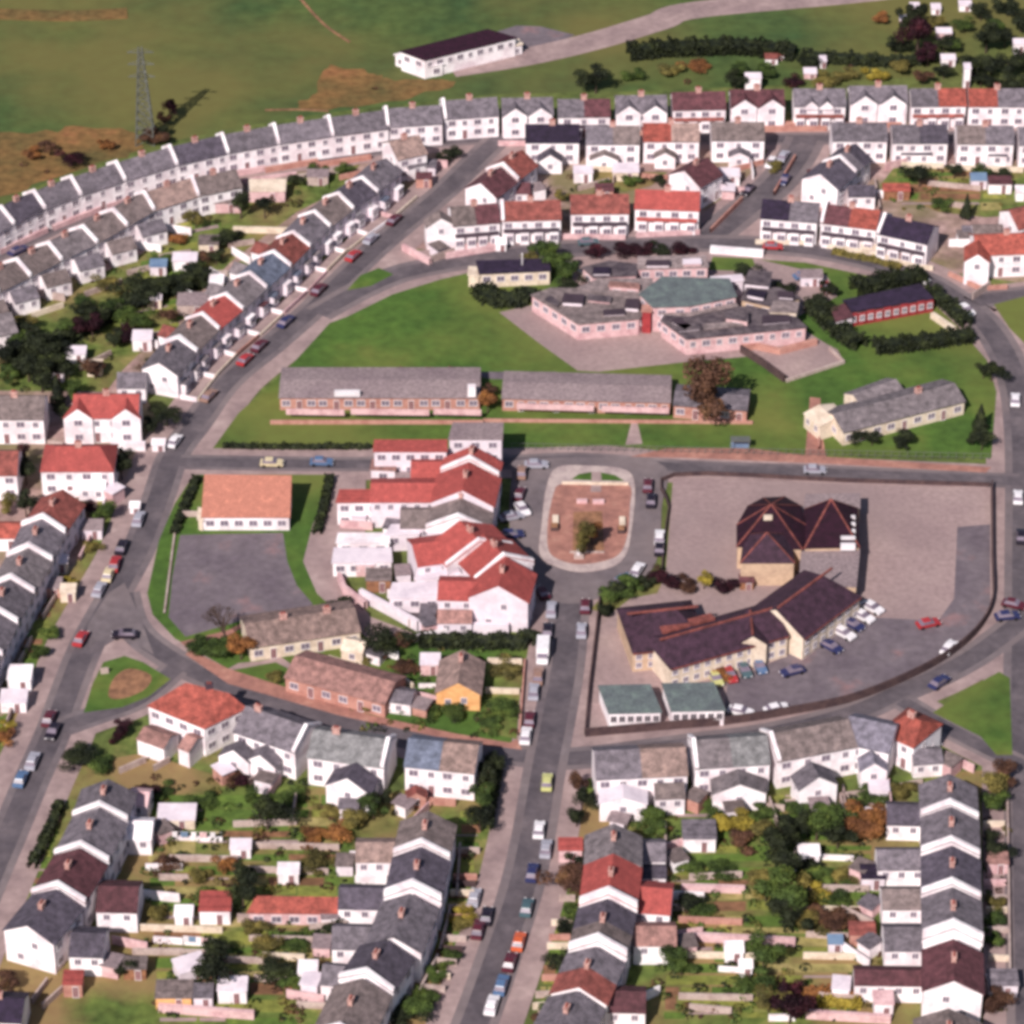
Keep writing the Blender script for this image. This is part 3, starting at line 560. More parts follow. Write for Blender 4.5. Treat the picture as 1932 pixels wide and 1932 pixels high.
row(row='in the column down the lower-left road', w=8, e=5.6, r=7.8, par=(0, 1), up=.5)
H(204, 1472, 187, 1521, 'slate', ext=((245, 1492, 282, 1495, 4, 3, 4, 'pink_wall'),))
H(187, 1526, 152, 1596, 'slate', ext=((225, 1548, 288, 1550, 5, 3, 4.4, 'white_wall'),))
H(150, 1602, 108, 1672, 'maroon', ext=((186, 1672, 262, 1674, 7, 3.8, 5.6, 'maroon'),))
H(106, 1680, 52, 1746, 'dark_slate', par=(0, 0), ext=((135, 1760, 198, 1762, 6.4, 3.6, 5.2, 'dark_slate'),), desc='big white-gabled house with dark slate roof')
H(-50, 1880, 45, 1885, 'navy', row='', par=(0, 0), label='white house with near-black roof cut by the bottom left corner', w=6, e=3.6, r=5.2)
row(row='in column left of central road', w=8, e=5.6, r=7.8, par=(0, 1), up=.5)
H(808, 1532, 795, 1592, 'brown_roof', ext=((672, 1590, 760, 1590, 5.4, 3.4, 4.8, 'tan_roof'),))
H(794, 1600, 778, 1674, 'dark_slate', up=1.0, ext=((640, 1675, 740, 1677, 5.4, 3.6, 5.2, 'dark_slate'),))
H(773, 1688, 742, 1768, 'slate', ext=((628, 1748, 722, 1750, 5.4, 3.4, 5.2, 'slate'),), par=(0, 0))
H(730, 1775, 690, 1836, 'dark_slate', ext=((610, 1820, 660, 1825, 4.6, 3.2, 4.8, 'slate'),))
H(684, 1848, 640, 1940, 'brown_roof')
row(row='in column right of central road', w=8, e=5.6, r=7.8, par=(0, 1), up=.5)
H(1158, 1556, 1157, 1610, 'grey_roof', par=(0, 0), ext=((1212, 1590, 1255, 1590, 5, 3, 4.4, 'slate'),))
H(1157, 1613, 1148, 1688, 'red_roof', up=1.0, ext=((1190, 1672, 1268, 1678, 7, 3.6, 5.4, 'red_roof'),))
H(1146, 1698, 1128, 1776, ('dark_slate', 'brown_roof'), up=1.0, ext=((1195, 1748, 1275, 1748, 5, 3.6, 5, 'dusty_red'),))
H(1124, 1788, 1092, 1862, ('slate', 'brick_roof'), par=(0, 0))
H(1088, 1872, 1050, 1945, 'slate', ext=((1140, 1870, 1218, 1872, 5.4, 3.6, 5, 'maroon'),), par=(0, 0))
row(row='in the column at the lower right edge', w=8.2, e=5.4, r=7.6, par=(0, 1), up=.6)
H(1790, 1462, 1793, 1518, 'slate', ext=((1674, 1518, 1740, 1520, 5.4, 3, 4.6, 'dark_slate'),))
H(1794, 1524, 1795, 1588, 'slate')
H(1796, 1598, 1796, 1668, 'dark_slate', ext=((1655, 1604, 1745, 1604, 5, 3.4, 5, 'slate'),), up=.7)
H(1797, 1676, 1799, 1752, 'slate', ext=((1664, 1678, 1742, 1678, 5, 3.4, 5, 'brown_roof'),), up=1.3)
H(1799, 1774, 1800, 1850, 'maroon', par=(0, 0), ext=((1668, 1750, 1745, 1750, 5.8, 3.4, 5.2, 'slate'), (1612, 1830, 1745, 1832, 4, 3.2, 4.2, 'maroon')), desc='white-gabled house with maroon roof and slate rear wing')
H(1790, 1905, 1790, 1980, 'brown_roof', par=(0, 0), w=9)

# ------------------------------------------------------------------ generic blocks
def block(name, cat, label, parts, extra=None):
    """parts: (kind, part name, px polygon at roof, height(s), wall mat, roof mat)"""
    allp = [P(x, y, parts[0][2] if not isinstance(parts[0][2], (list, tuple)) else parts[0][2][0]).to_2d() for x, y in parts[0][1]]
    c = sum(allp, Vector((0, 0)))/len(allp); root = empty(name, (c.x, c.y, 0))
    for k, (pn, poly, z, wm, rm) in enumerate(parts):
        zs = list(z) if isinstance(z, (list, tuple)) else [z]*len(poly)
        w2 = [P(x, y, zz).to_2d() for (x, y), zz in zip(poly, zs)]
        n = len(w2); ar = sum(w2[i].x*w2[(i+1) % n].y - w2[(i+1) % n].x*w2[i].y for i in range(n))
        if ar < 0: w2 = w2[::-1]; zs = zs[::-1]
        b = MB()
        for i in range(n): j = (i+1) % n; b.face([V3(w2[i], -.1), V3(w2[j], -.1), V3(w2[j], zs[j]), V3(w2[i], zs[i])])
        wo_ = b.build(pn, wm, root)
        # roof slab slightly larger than the walls
        cc = sum(w2, Vector((0, 0)))/n; up = .2
        outer = []
        for i in range(n):
            a, p, q = w2[i-1], w2[i], w2[(i+1) % n]
            n1 = Vector(((p-a).y, -(p-a).x)).normalized(); n2 = Vector(((q-p).y, -(q-p).x)).normalized(); m_ = (n1+n2)
            m_ = m_ / max(.4, m_.length_squared/2) if m_.length > .01 else n1
            outer.append(p + m_*.22)
        b = MB(); top = [V3(o_, zz + up) for o_, zz in zip(outer, zs)]; bot = [V3(o_, zz) for o_, zz in zip(outer, zs)]
        b.face(top); b.face(bot[::-1])
        for i in range(n): j = (i+1) % n; b.face([bot[i], bot[j], top[j], top[i]])
        ro_ = b.build('roof', rm, root); ro_.parent = wo_
        if max(zs) > 1.9:          # windows along the walls turned to the viewer
            for i in range(n):
                j = (i+1) % n; e_ = w2[j]-w2[i]; L = e_.length; nn = Vector((e_.y, -e_.x)).normalized()
                if L < 2.6 or facing(nn, w2[i]) < .25 or wm == 'x': continue
                pf = name == 'prefab_classroom'; kk = int(L/(1.25 if pf else 2.3)); zz = min(zs[i], zs[j])
                for t in range(kk):
                    fl = [zz-1.7] if zz < 4.6 else [zz-1.7, zz-4.2]
                    for zf in fl: fix(WIN3 if pf else WIN if kk < 9 or t % 2 else WIN2, 'window', root, V3(w2[i] + e_*(t+.5)/kk, max(.5, zf)), nn)
    thing(root, cat, label, label=label)
    return root
WW, GW, PW, CW, BW = 'white_wall', 'grey_white', 'pink_wall', 'cream_wall', 'beige_wall'
# red-roofed corner house (hip) lower left
def hiproof(name, cat, label, eave, ridge, e, r, wall, roof, exts=()):
    q = [P(x, y, e).to_2d() for x, y in eave]; rr = [P(x, y, r).to_2d() for x, y in ridge]
    c = sum(q, Vector((0, 0)))/len(q); root = empty(name, (c.x, c.y, 0)); n = 4
    b = MB()
    for i in range(4): j = (i+1) % 4; b.face([V3(q[i], -.1), V3(q[j], -.1), V3(q[j], e), V3(q[i], e)])
    b.build('wall', wall, root)
    o = [c + (p-c)*1.05 for p in q]; b = MB(); a, d_ = V3(rr[0], r), V3(rr[1], r); E = [V3(p, e-.05) for p in o]
    # eave order: left, front, right, back
    b.face([E[0], E[1], d_, a]); b.face([E[1], E[2], d_]); b.face([E[2], E[3], a, d_]); b.face([E[3], E[0], a]); b.face(E[::-1])
    b.build('roof', roof, root)
    for i in range(4):
        j = (i+1) % 4; ed = q[j]-q[i]; nn = Vector((ed.y, -ed.x)).normalized()
        if nn.dot(c - q[i]) > 0: nn = -nn
        if facing(nn, q[i]) < .25: continue
        k = max(2, int(ed.length/2.6))
        for t in range(k):
            for z in (1, e-1.8): fix(WIN, 'window', root, V3(q[i]+ed*(t+.5)/k, z), nn)
    for x in exts:
        x0, y0, x1, y1, ew, ee, er, rm = x[:8]
        gable(root, P(x0, y0, er).to_2d(), P(x1, y1, er).to_2d(), ew, ee, er, (rm,), wall, names=('rear_wing', 'wing_roof'), parent=root, over=.2, thick=.11)
    thing(root, cat, label, label=label); return root
hr = hiproof('house', 'house', 'white corner house with large orange-red hipped roof beside the lower-left green', [(280, 1332), (385, 1374), (462, 1336), (352, 1298)], [(350, 1288), (432, 1308)], 5.4, 7.6, WW, 'terracotta', [(272, 1372, 322, 1390, 4, 3, 3.9, 'dusty_red'), (352, 1386, 372, 1394, 4.5, 3.2, 4.2, 'dusty_red')])
chimney(hr, P(395, 1300, 7.4).to_2d(), 7.4, Vector((1, 0)), m='dark_trim')

# barn in the field
block('barn', 'barn', 'long white farm building with very dark roof alone in the field', [
    ('wall', [(757, 98), (801, 114), (972, 72), (920, 57)], 4.2, WW, 'barn_roof'),
    ('lean_to', [(746, 104), (812, 126), (835, 122), (802, 116), (762, 100)], 2.4, WW, 'white_wall'),
    ('side_wall', [(815, 125), (985, 84), (978, 76), (806, 117)], 2.2, WW, 'cream_wall')])
# clubhouse box by school
block('hut', 'building', 'small cream building with black roof beside the dark hedge', [
    ('wall', [(905, 517), (1037, 511), (1034, 490), (900, 494)], 3.0, CW, 'navy'),
    ('annex', [(884, 519), (903, 522), (903, 506), (886, 505)], 2.6, CW, 'cream_wall')])
# school complex with flat roofs
block('school', 'school', 'sprawling flat-roofed school with pink walls behind the playing field', [
    ('classroom_block', [(1004, 558), (1091, 612), (1205, 602), (1235, 575), (1150, 548), (1070, 546), (1040, 545)], 3.4, PW, 'flat_pink'),
    ('link_block', [(1090, 545), (1230, 570), (1230, 528), (1130, 528)], 3.5, PW, 'flat_pink'),
    ('hall', [(1208, 556), (1232, 580), (1300, 578), (1388, 560), (1375, 528), (1250, 524)], 5.2, PW, 'flat_green'),
    ('front_block', [(1248, 606), (1295, 640), (1520, 618), (1500, 600), (1420, 580), (1262, 586)], 3.4, PW, 'flat_dark'),
    ('store_block', [(1370, 600), (1410, 606), (1410, 590), (1372, 586)], 4.6, PW, 'flat_dark'),
    ('east_block', [(1400, 566), (1460, 580), (1508, 562), (1470, 545), (1410, 545)], 3.6, BW, 'flat_dark'),
    ('stair_block', [(1452, 588), (1502, 590), (1506, 572), (1462, 570)], 4.0, CW, 'flat_pink'),
    ('rear_block', [(1100, 506), (1120, 524), (1200, 520), (1200, 500), (1150, 494)], 3.4, PW, 'flat_dark'),
    ('rear_hall', [(1205, 508), (1335, 504), (1330, 484), (1205, 486)], 3.6, PW, 'flat_pink'),
    ('plant_room', [(1405, 535), (1450, 540), (1455, 515), (1415, 512)], 4.4, GW, 'flat_dark'),
    ('boiler_stack', [(1212, 588), (1228, 589), (1229, 578), (1214, 577)], 4.6, 'red_wall', 'brick'),
    ('rooflight', [(1062, 570), (1098, 572), (1100, 558), (1066, 556)], 4.3, GW, 'dark_trim'),
    ('rooflight', [(1140, 594), (1178, 592), (1176, 585), (1140, 587)], 3.9, GW, 'dark_trim'),
    ('rooflight', [(1180, 580), (1204, 582), (1204, 566), (1184, 566)], 4.3, GW, 'dark_trim'),
    ('rooflight', [(1280, 624), (1320, 620), (1318, 612), (1280, 614)], 3.9, GW, 'flat_dark'),
    ('rooflight', [(1440, 610), (1490, 606), (1486, 596), (1440, 598)], 3.9, GW, 'dark_trim'),
    ('added_roof_box', [(1110, 566), (1150, 570), (1152, 562), (1112, 558)], 4.0, PW, 'flat_dark'),  # roof boxes added for clutter and dark shadow strips
    ('added_roof_box', [(1150, 540), (1205, 544), (1205, 537), (1152, 533)], 4.4, PW, 'dusty_red'),
    ('added_roof_box', [(1030, 566), (1050, 578), (1056, 572), (1038, 560)], 3.8, GW, 'flat_dark'),
    ('added_roof_box', [(1268, 606), (1292, 622), (1302, 616), (1280, 602)], 3.9, GW, 'dark_trim'),
    ('added_roof_box', [(1330, 622), (1400, 614), (1398, 608), (1330, 614)], 3.8, PW, 'flat_pink'),
    ('added_roof_box', [(1410, 556), (1440, 562), (1444, 552), (1414, 548)], 4.4, GW, 'navy'),
    ('added_roof_box', [(1470, 560), (1496, 562), (1494, 553), (1470, 552)], 4.2, GW, 'dark_trim'),
    ('added_roof_box', [(1220, 500), (1262, 500), (1262, 493), (1222, 493)], 4.3, GW, 'dark_trim'),
    ('added_roof_box', [(1290, 498), (1322, 497), (1320, 490), (1290, 491)], 4.3, PW, 'grey_white'),
    ('added_roof_box', [(1120, 516), (1150, 516), (1148, 506), (1122, 506)], 4.0, GW, 'navy'),
    ('canopy', [(1340, 536), (1402, 530), (1398, 520), (1342, 524)], 3.2, GW, 'grey_white'),
    ('link_block', [(1245, 592), (1300, 596), (1390, 578), (1380, 566), (1300, 582), (1240, 584)], 3.8, GW, 'flat_pink'),
])
for lab, pts, h, m, t in (('long red brick wall enclosing the play yard right of school', [(1397, 662), (1425, 658), (1470, 668), (1540, 650)], 1.2, 'brick', .8),
                       ('dark brick wall slanting along left side of the play yard', [(1397, 665), (1440, 692), (1480, 722)], 1.6, 'dark_brick', .4),
                       ('low pinkish wall along right side of the play yard', [(1482, 722), (1592, 686), (1565, 660)], .7, 'stone', .4),
                       ('white wall and low building front along the school road', [(1340, 476), (1440, 484)], 1.3, 'white_wall', 1.0),
                       ('white angled wall at the road fork below the corner houses', [(760, 472), (812, 500)], 1.4, 'pink_wall', .6),
                       ('pale garden wall running from the road fork to the school road', [(840, 488), (952, 470)], 1.2, 'pink_wall', .5),
                       ('white wall beside road junction below the twin arched gables', [(210, 848), (275, 849)], 1.6, 'white_wall', .8),
                       ('dark brick boundary wall curving round the school car park', [(1871, 920), (1872, 1050), (1872, 1140), (1842, 1196), (1782, 1245), (1700, 1288), (1600, 1326), (1480, 1350), (1370, 1367), (1240, 1378), (1104, 1390)], 1.6, 'dark_brick', .25),
                       ('dark brick wall on left side of the school beside the central road', [(1104, 1388), (1112, 1300), (1124, 1200), (1132, 1130)], 1.2, 'dark_brick', .25),
                       ('reddish wall along top and left of the big school playground', [(1868, 918), (1600, 910), (1272, 899), (1262, 960), (1252, 1030), (1248, 1095)], .8, 'dark_brick', .25),
                       ('pale yellow path wall beside the tall sprawling school entrance hedge', [(1075, 500), (1112, 535)], .8, 'cream_wall', .5),
                       ('pale wall running from the red-walled hall to the hedge', [(1758, 600), (1800, 628)], 1.2, 'cream_wall', .8),
                       ('low brick wall curving in front of the terracotta-roofed house at right', [(1790, 520), (1850, 548), (1900, 545)], .9, 'brick', .5),
                       ('low wall curving along pavement in front of the navy-roofed house', [(1560, 468), (1640, 480), (1720, 505), (1760, 510)], .9, 'cream_wall', .4)):
    b = MB(); ribbon_mesh(b, [P(*p).to_2d() for p in (spline(pts, 4) if len(pts) > 4 else pts)], t/2, -t/2, -.1, h)
    o = b.build('boundary_wall', m, None, loc=P(*pts[0])); thing(o, 'wall', lab, label=lab)
# long dark roofed red hall
hh = block('hall', 'hall', 'long dark-roofed hall with bright red panelled front inside a hedge', [
    ('wall', [(1606, 588), (1758, 563), (1735, 538), (1592, 568)], 2.6, 'dark_brick', 'navy'),
    ('wing', [(1578, 606), (1608, 598), (1594, 574), (1570, 584)], 2.6, GW, 'maroon')])
A_, B_ = P(1585, 620, 0), P(1760, 588, 0)
dd = (B_-A_).to_2d(); nn = Vector((dd.y, -dd.x)).normalized()
for i in range(11):
    b = MB(); c = A_.to_2d() + dd*(i+.5)/11; b.box(c, dd.length/11*.88, .35, -.05, 2.5 + .2*(i % 2), dd); b.build('panel', 'red_wall', hh)
    fix(WIN2, 'window', hh, V3(c + nn*.2, 1.1), nn)
# long low blocks of flats in the middle
row(w=8, e=2.9, r=3.9, ch=(), wall='brick')
r1 = H(530, 718, 905, 718, 'flat_grey', w=9.6, e=2.7, r=3.2, name='bungalow_block', label='longer left block of low bungalows with grey roof and brick front', nw=16)
r2 = H(950, 722, 1265, 730, 'flat_grey', w=8.6, e=2.7, r=3.2, name='bungalow_block', label='right block of low brick bungalows behind the big brown tree', nw=14)
H(1275, 738, 1412, 748, 'slate', w=6.5, e=2.8, r=3.6, name='bungalow_block', label='short brick bungalow end half hidden by the big brown tree', nw=5)
for rt, xs in ((r1, (540, 650, 662, 810, 818, 908)), (r2, (975, 1120, 1135, 1262))):
    for i in range(0, len(xs), 2):
        ya, yb = (779, 781) if rt is r1 else (768 + (xs[i]-950)*.03, 768 + (xs[i+1]-950)*.03)
        a, c = P(xs[i], ya, 1.6).to_2d(), P(xs[i+1], yb, 1.6).to_2d(); b = MB(); b.box((a+c)/2 + Vector((0, -.1)), (c-a).length, .25, 1.4, 2.5, c-a); b.build('render_band', 'pink_wall', rt)
        mm = (a+c)/2
b = MB(); c = P(890, 733, 4.4).to_2d(); b.box(c, 1.4, 1.2, 3, 5.0, (1, 0)); b.build('chimney', 'white_wall', r1)
b = MB(); c = P(655, 738, 3.9).to_2d(); b.box(c, 4.5, .8, 3, 3.95, (1, 0)); b.build('rooflight', 'frame', r1)
# cream bungalow by the right road
row(w=7, e=2.9, r=4.3, ch=(.7,), wall='cream_wall')
H(1572, 782, 1800, 724, 'grey_roof', name='bungalow', label='long cream bungalow with grey roof set diagonally on the grass', w=7.6, ext=((1610, 745, 1690, 716, 5, 2.7, 3.8, 'grey_roof'), (1545, 765, 1575, 790, 6, 2.9, 3.6, 'cream_wall')), nw=9)
# orange-roofed hall
block('church_hall', 'hall', 'white hall with wide plain orange-pink roof above the asphalt yard', [
    ('wall', [(382, 976), (545, 976), (548, 900), (388, 898)], [2.7, 2.7, 5.6, 5.6], WW, 'orange_roof'),
    ('porch', [(374, 980), (382, 982), (384, 962), (376, 960)], 2.2, CW, 'cream_wall')])
# bungalows below
row(w=7.5, e=2.9, r=4.4, ch=(.35, .75), wall='cream_wall')
H(462, 1178, 668, 1148, 'tan_roof', name='bungalow', label='cream bungalow with tan roof below the asphalt yard', w=8.5, ext=((650, 1205, 690, 1212, 3.5, 2.4, 3.3, 'cream_wall'),), nw=7)
H(558, 1238, 745, 1288, 'dusty_red', name='bungalow', label='bungalow with pinkish brown roof and brick walls above curved road', w=7.5, wall='brick', ch=(), nw=6, ext=((735, 1300, 780, 1306, 4, 2.3, 3.2, 'slate', 'white_wall'),))
H(872, 1228, 864, 1288, 'tan_roof', name='bungalow', label='bungalow with tan roof and orange gable facing the viewer', w=6.8, wall='orange_wall', ch=(.3,), nw=3, e=3.3, r=5.4)
# prefab classrooms
for i, (x0, x1, x2, x3, ya, yb) in enumerate(((1131, 1150, 1246, 1225, 1294, 1346), (1251, 1268, 1366, 1345, 1290, 1342))):
    block('prefab_classroom', 'classroom', ['left of two prefab classrooms with green-grey roof and row of windows', 'right of two prefab classrooms with green-grey roof, next to parked cars'][i],
          [('wall', [(x1, yb), (x2, yb-2), (x3, ya), (x0, ya+2)], 3.0, WW, 'flat_green')])
# church-like school, right block
ch = empty('church_school', P(1450, 1040)); CL = ch.location.to_2d()
def pyramid(pn, eave, apex, e, r, wm, rm, parent=None):
    q = [P(x, y, e).to_2d() for x, y in eave]; n = len(q)
    ar = sum(q[i].x*q[(i+1) % n].y - q[(i+1) % n].x*q[i].y for i in range(n))
    if ar < 0: q = q[::-1]
    a = P(apex[0], apex[1], r); b = MB()
    for i in range(n): j = (i+1) % n; b.face([V3(q[i], -.1), V3(q[j], -.1), V3(q[j], e), V3(q[i], e)])
    w_ = b.build(pn, wm, ch); b = MB(); c = sum(q, Vector((0, 0)))/n; o = [c + (p-c)*1.04 for p in q]
    for i in range(n): j = (i+1) % n; b.face([V3(o[i], e), V3(o[j], e), a])
    b.face([V3(p, e-.02) for p in o[::-1]])
    r_ = b.build('roof', rm, ch); r_.parent = w_
    b = MB()
    for p in o:
        p0 = V3(p, e+.06); dr = (a - p0); tt = dr.cross(Vector((0, 0, 1))).normalized()*.16; b.face([p0-tt, p0+tt, a+tt+Vector((0, 0, .08)), a-tt+Vector((0, 0, .08))])
    h_ = b.build('hip_tiles', 'brick_roof', ch); h_.parent = w_
    return q
pyramid('octagon_hall', [(1392, 1030), (1392, 990), (1412, 955), (1440, 940), (1480, 938), (1510, 955), (1518, 990), (1512, 1035)], (1455, 952), 4.6, 7.6, BW, 'barn_roof')
pyramid('front_hall', [(1398, 1062), (1498, 1062), (1490, 1010), (1405, 1010)], (1447, 1005), 4.6, 7.8, BW, 'church_roof')
pyramid('east_hall', [(1519, 1034), (1620, 1032), (1616, 960), (1519, 962)], (1568, 942), 4.4, 7.8, BW, 'barn_roof')
def slab(pn, poly, z, wm, rm, n0=1):
    q = [P(x, y, z).to_2d() for x, y in poly]; b = MB(); b.prism(q, -.1, z); w_ = b.build(pn, wm, ch)
    c = sum(q, Vector((0, 0)))/len(q); b = MB(); b.prism([c+(p-c)*1.02 for p in q], z, z+.2); r_ = b.build('roof', rm, ch); r_.parent = w_; return w_
slab('rear_block', [(1517, 962), (1622, 960), (1622, 932), (1520, 934)], 3.6, BW, 'flat_grey')
slab('link_block', [(1508, 1105), (1615, 1108), (1622, 1036), (1512, 1036)], 3.6, BW, 'flat_grey')
slab('lantern', [(1441, 978), (1457, 978), (1457, 973), (1441, 973)], 6.9, CW, 'cream_wall')
for i in range(5):
    c = P(1600, 975 + i*13, 5.2).to_2d(); b = MB(); b.box(c, 2.4, .7, 4.2, 5.6 - .3, (1, 0)); b.build('rooflight', 'frame', ch)
def cg(pn, ax, ay, bx, by, wd, e, r, rm, wm, hip=(0, 0)):
    a, c = P(ax, ay, r).to_2d(), P(bx, by, r).to_2d()
    d, n, L, w_, ro = gable(ch, a, c, wd, e, r, (rm,), wm, names=(pn, 'roof'), parent=ch, hip=hip)
    b = MB(); b.box((a+c)/2, L*.96, .35, r+.05, r+.3, d); q_ = b.build('ridge_tiles', 'brick_roof', ch); q_.parent = w_
    for sg in (1, -1): b = MB(); b.box((a+c)/2 + n*sg*(wd/2+.32), L, .16, e-.35, e-.1, d); q_ = b.build('gutter', 'brick_roof' if sg > 0 else 'dark_trim', ch); q_.parent = w_
    if facing(n, (a+c)/2) > .2:
        k = int(L/1.9)
        for i in range(k):
            for z in ((1.0,) if e < 4 else (.8, e-1.6)): fix(WIN2, 'window', ch, V3(a + d*(i+.5)/k*L + n*wd/2, z), n)
cg('front_wing', 1240, 1210, 1462, 1148, 9, 4.4, 6.6, 'church_roof', CW, (2, 0))
cg('east_wing', 1465, 1150, 1572, 1072, 11, 4.4, 7.4, 'church_roof', CW, (0, 3))
cg('west_wing', 1180, 1160, 1320, 1145, 12, 4.0, 7.0, 'church_roof', BW, (4, 4))
cg('cross_gable', 1415, 1152, 1420, 1200, 4.5, 4.6, 6.2, 'church_roof', CW)
b = MB(); a, c = P(1248, 1194, 5.2).to_2d(), P(1345, 1168, 5.2).to_2d(); b.box((a+c)/2, (c-a).length, 1.6, 4.0, 5.9, c-a); b.build('valley_roof', 'brick_roof', ch)
slab('courtyard_porch', [(1412, 1100), (1480, 1100), (1478, 1066), (1412, 1068)], .5, BW, 'beige_wall')
thing(ch, 'school', '', label='dark-roofed church-like school with octagonal hall and curved cream front wing')

# ------------------------------------------------------------------ shops terrace (red tiled)
row(row='', w=11, e=6.4, r=9.2, wall='grey_white', ch=(.5,))
def shop(lab, *a, **k): return H(*a, name='shop_building', label=lab, **k)
block('shop_building', 'shop', 'flat grey-roofed end building at the far end of the shop terrace', [('wall', [(848, 829), (946, 829), (948, 800), (856, 800)], 7.4, GW, 'flat_grey')])
block('shop_building', 'shop', 'white rear block with long dark red roof at far left of the shops', [
    ('wall', [(706, 852), (842, 852), (842, 832), (708, 832)], 6.4, GW, 'red_roof'), ('lean_to', [(700, 886), (745, 888), (745, 868), (704, 868)], 3.2, GW, 'dusty_red')])
shop('shop with red roof and pink parapet, farthest of the red shop roofs', 893, 842, 886, 866, 'red_roof', w=9.6, par=(0, 1), ext=((776, 872, 850, 872, 6, 4.6, 6, 'red_roof'),))
shop('shop with red roof and long red rear wing beside the blank white wall', 885, 873, 872, 925, 'red_roof', w=10.4, ext=((700, 912, 850, 912, 7, 5.2, 6.6, 'red_roof'),))
block('shop_building', 'shop', 'tall blank white store with narrow red roof behind the shops', [
    ('wall', [(636, 948), (746, 948), (746, 926), (642, 926)], [4.6, 4.6, 5.2, 5.2], WW, 'red_roof')])
shop('lower shop with brown-grey roof between two red shop roofs', 870, 938, 864, 976, 'brown_roof', w=10.4, e=5.2, r=7.6, ext=((756, 962, 850, 962, 6, 4, 5.6, 'brown_roof'),), par=(0, 1), ch=(0.0,))
shop('shop with broad bright red hipped roof in the middle of the terrace', 868, 984, 905, 1022, 'red_roof', w=12, e=5.8, r=8.6, par=(0, 1), ext=((778, 1028, 850, 1018, 8, 5.2, 6.8, 'red_roof'),))
shop('shop with bright red roof between two pink parapets facing the island', 912, 1010, 952, 1050, 'red_roof', w=10.5, e=5.8, r=8.6, par=(0, 1))
shop('nearest shop with red roof and big plain white gable end', 955, 1052, 940, 1105, 'red_roof', w=9.6, e=6.0, r=8.8, ext=((828, 1096, 900, 1098, 6.5, 5.2, 6.6, 'red_roof'), (826, 1152, 890, 1152, 4, 2.6, 3.6, 'dusty_red')))
for lab, parts in (('low white store with black doors behind the shop terrace', [('wall', [(636, 1024), (734, 1024), (732, 1008), (640, 1008)], 2.6, WW, WW)]),
                   ('white flat-roofed garage row below the blank white store', [('wall', [(628, 1062), (738, 1060), (736, 1036), (632, 1036)], 2.8, WW, GW)]),
                   ('white flat extension above the dark yard behind the shops', [('wall', [(735, 1128), (830, 1128), (828, 1100), (742, 1102)], 3.0, GW, GW)]),
                   ('white stepped extension below the middle red shop roof', [('wall', [(785, 1092), (880, 1084), (910, 1066), (862, 1052), (792, 1068)], 3.6, GW, GW)]),
                   ('small white flat building between garages and red shop roof', [('wall', [(728, 1010), (790, 1008), (800, 992), (740, 992)], 3.2, GW, GW)])):
    block('outbuilding', 'outbuilding', lab, parts)
for lab, pts, h in (('white yard wall slanting behind the nearest shop', [(680, 1130), (740, 1162), (790, 1190)], 2.0), ('white yard wall along the dark hedge below the shops', [(790, 1192), (960, 1196)], 2.0),
                    ('pink wall of the shop yard next to the lane', [(640, 1095), (650, 1120), (690, 1150)], 1.6)):
    b = MB(); ribbon_mesh(b, [P(*p).to_2d() for p in pts], .35, -.35, -.1, h); o = b.build('yard_wall', 'grey_white' if 'white' in lab else 'pink_wall', None, loc=P(*pts[0])); thing(o, 'wall', lab, label=lab)
sheet('asphalt_yard', [(745, 1150), (830, 1130), (828, 1185), (800, 1185)], 'flat_dark', zl+.02)

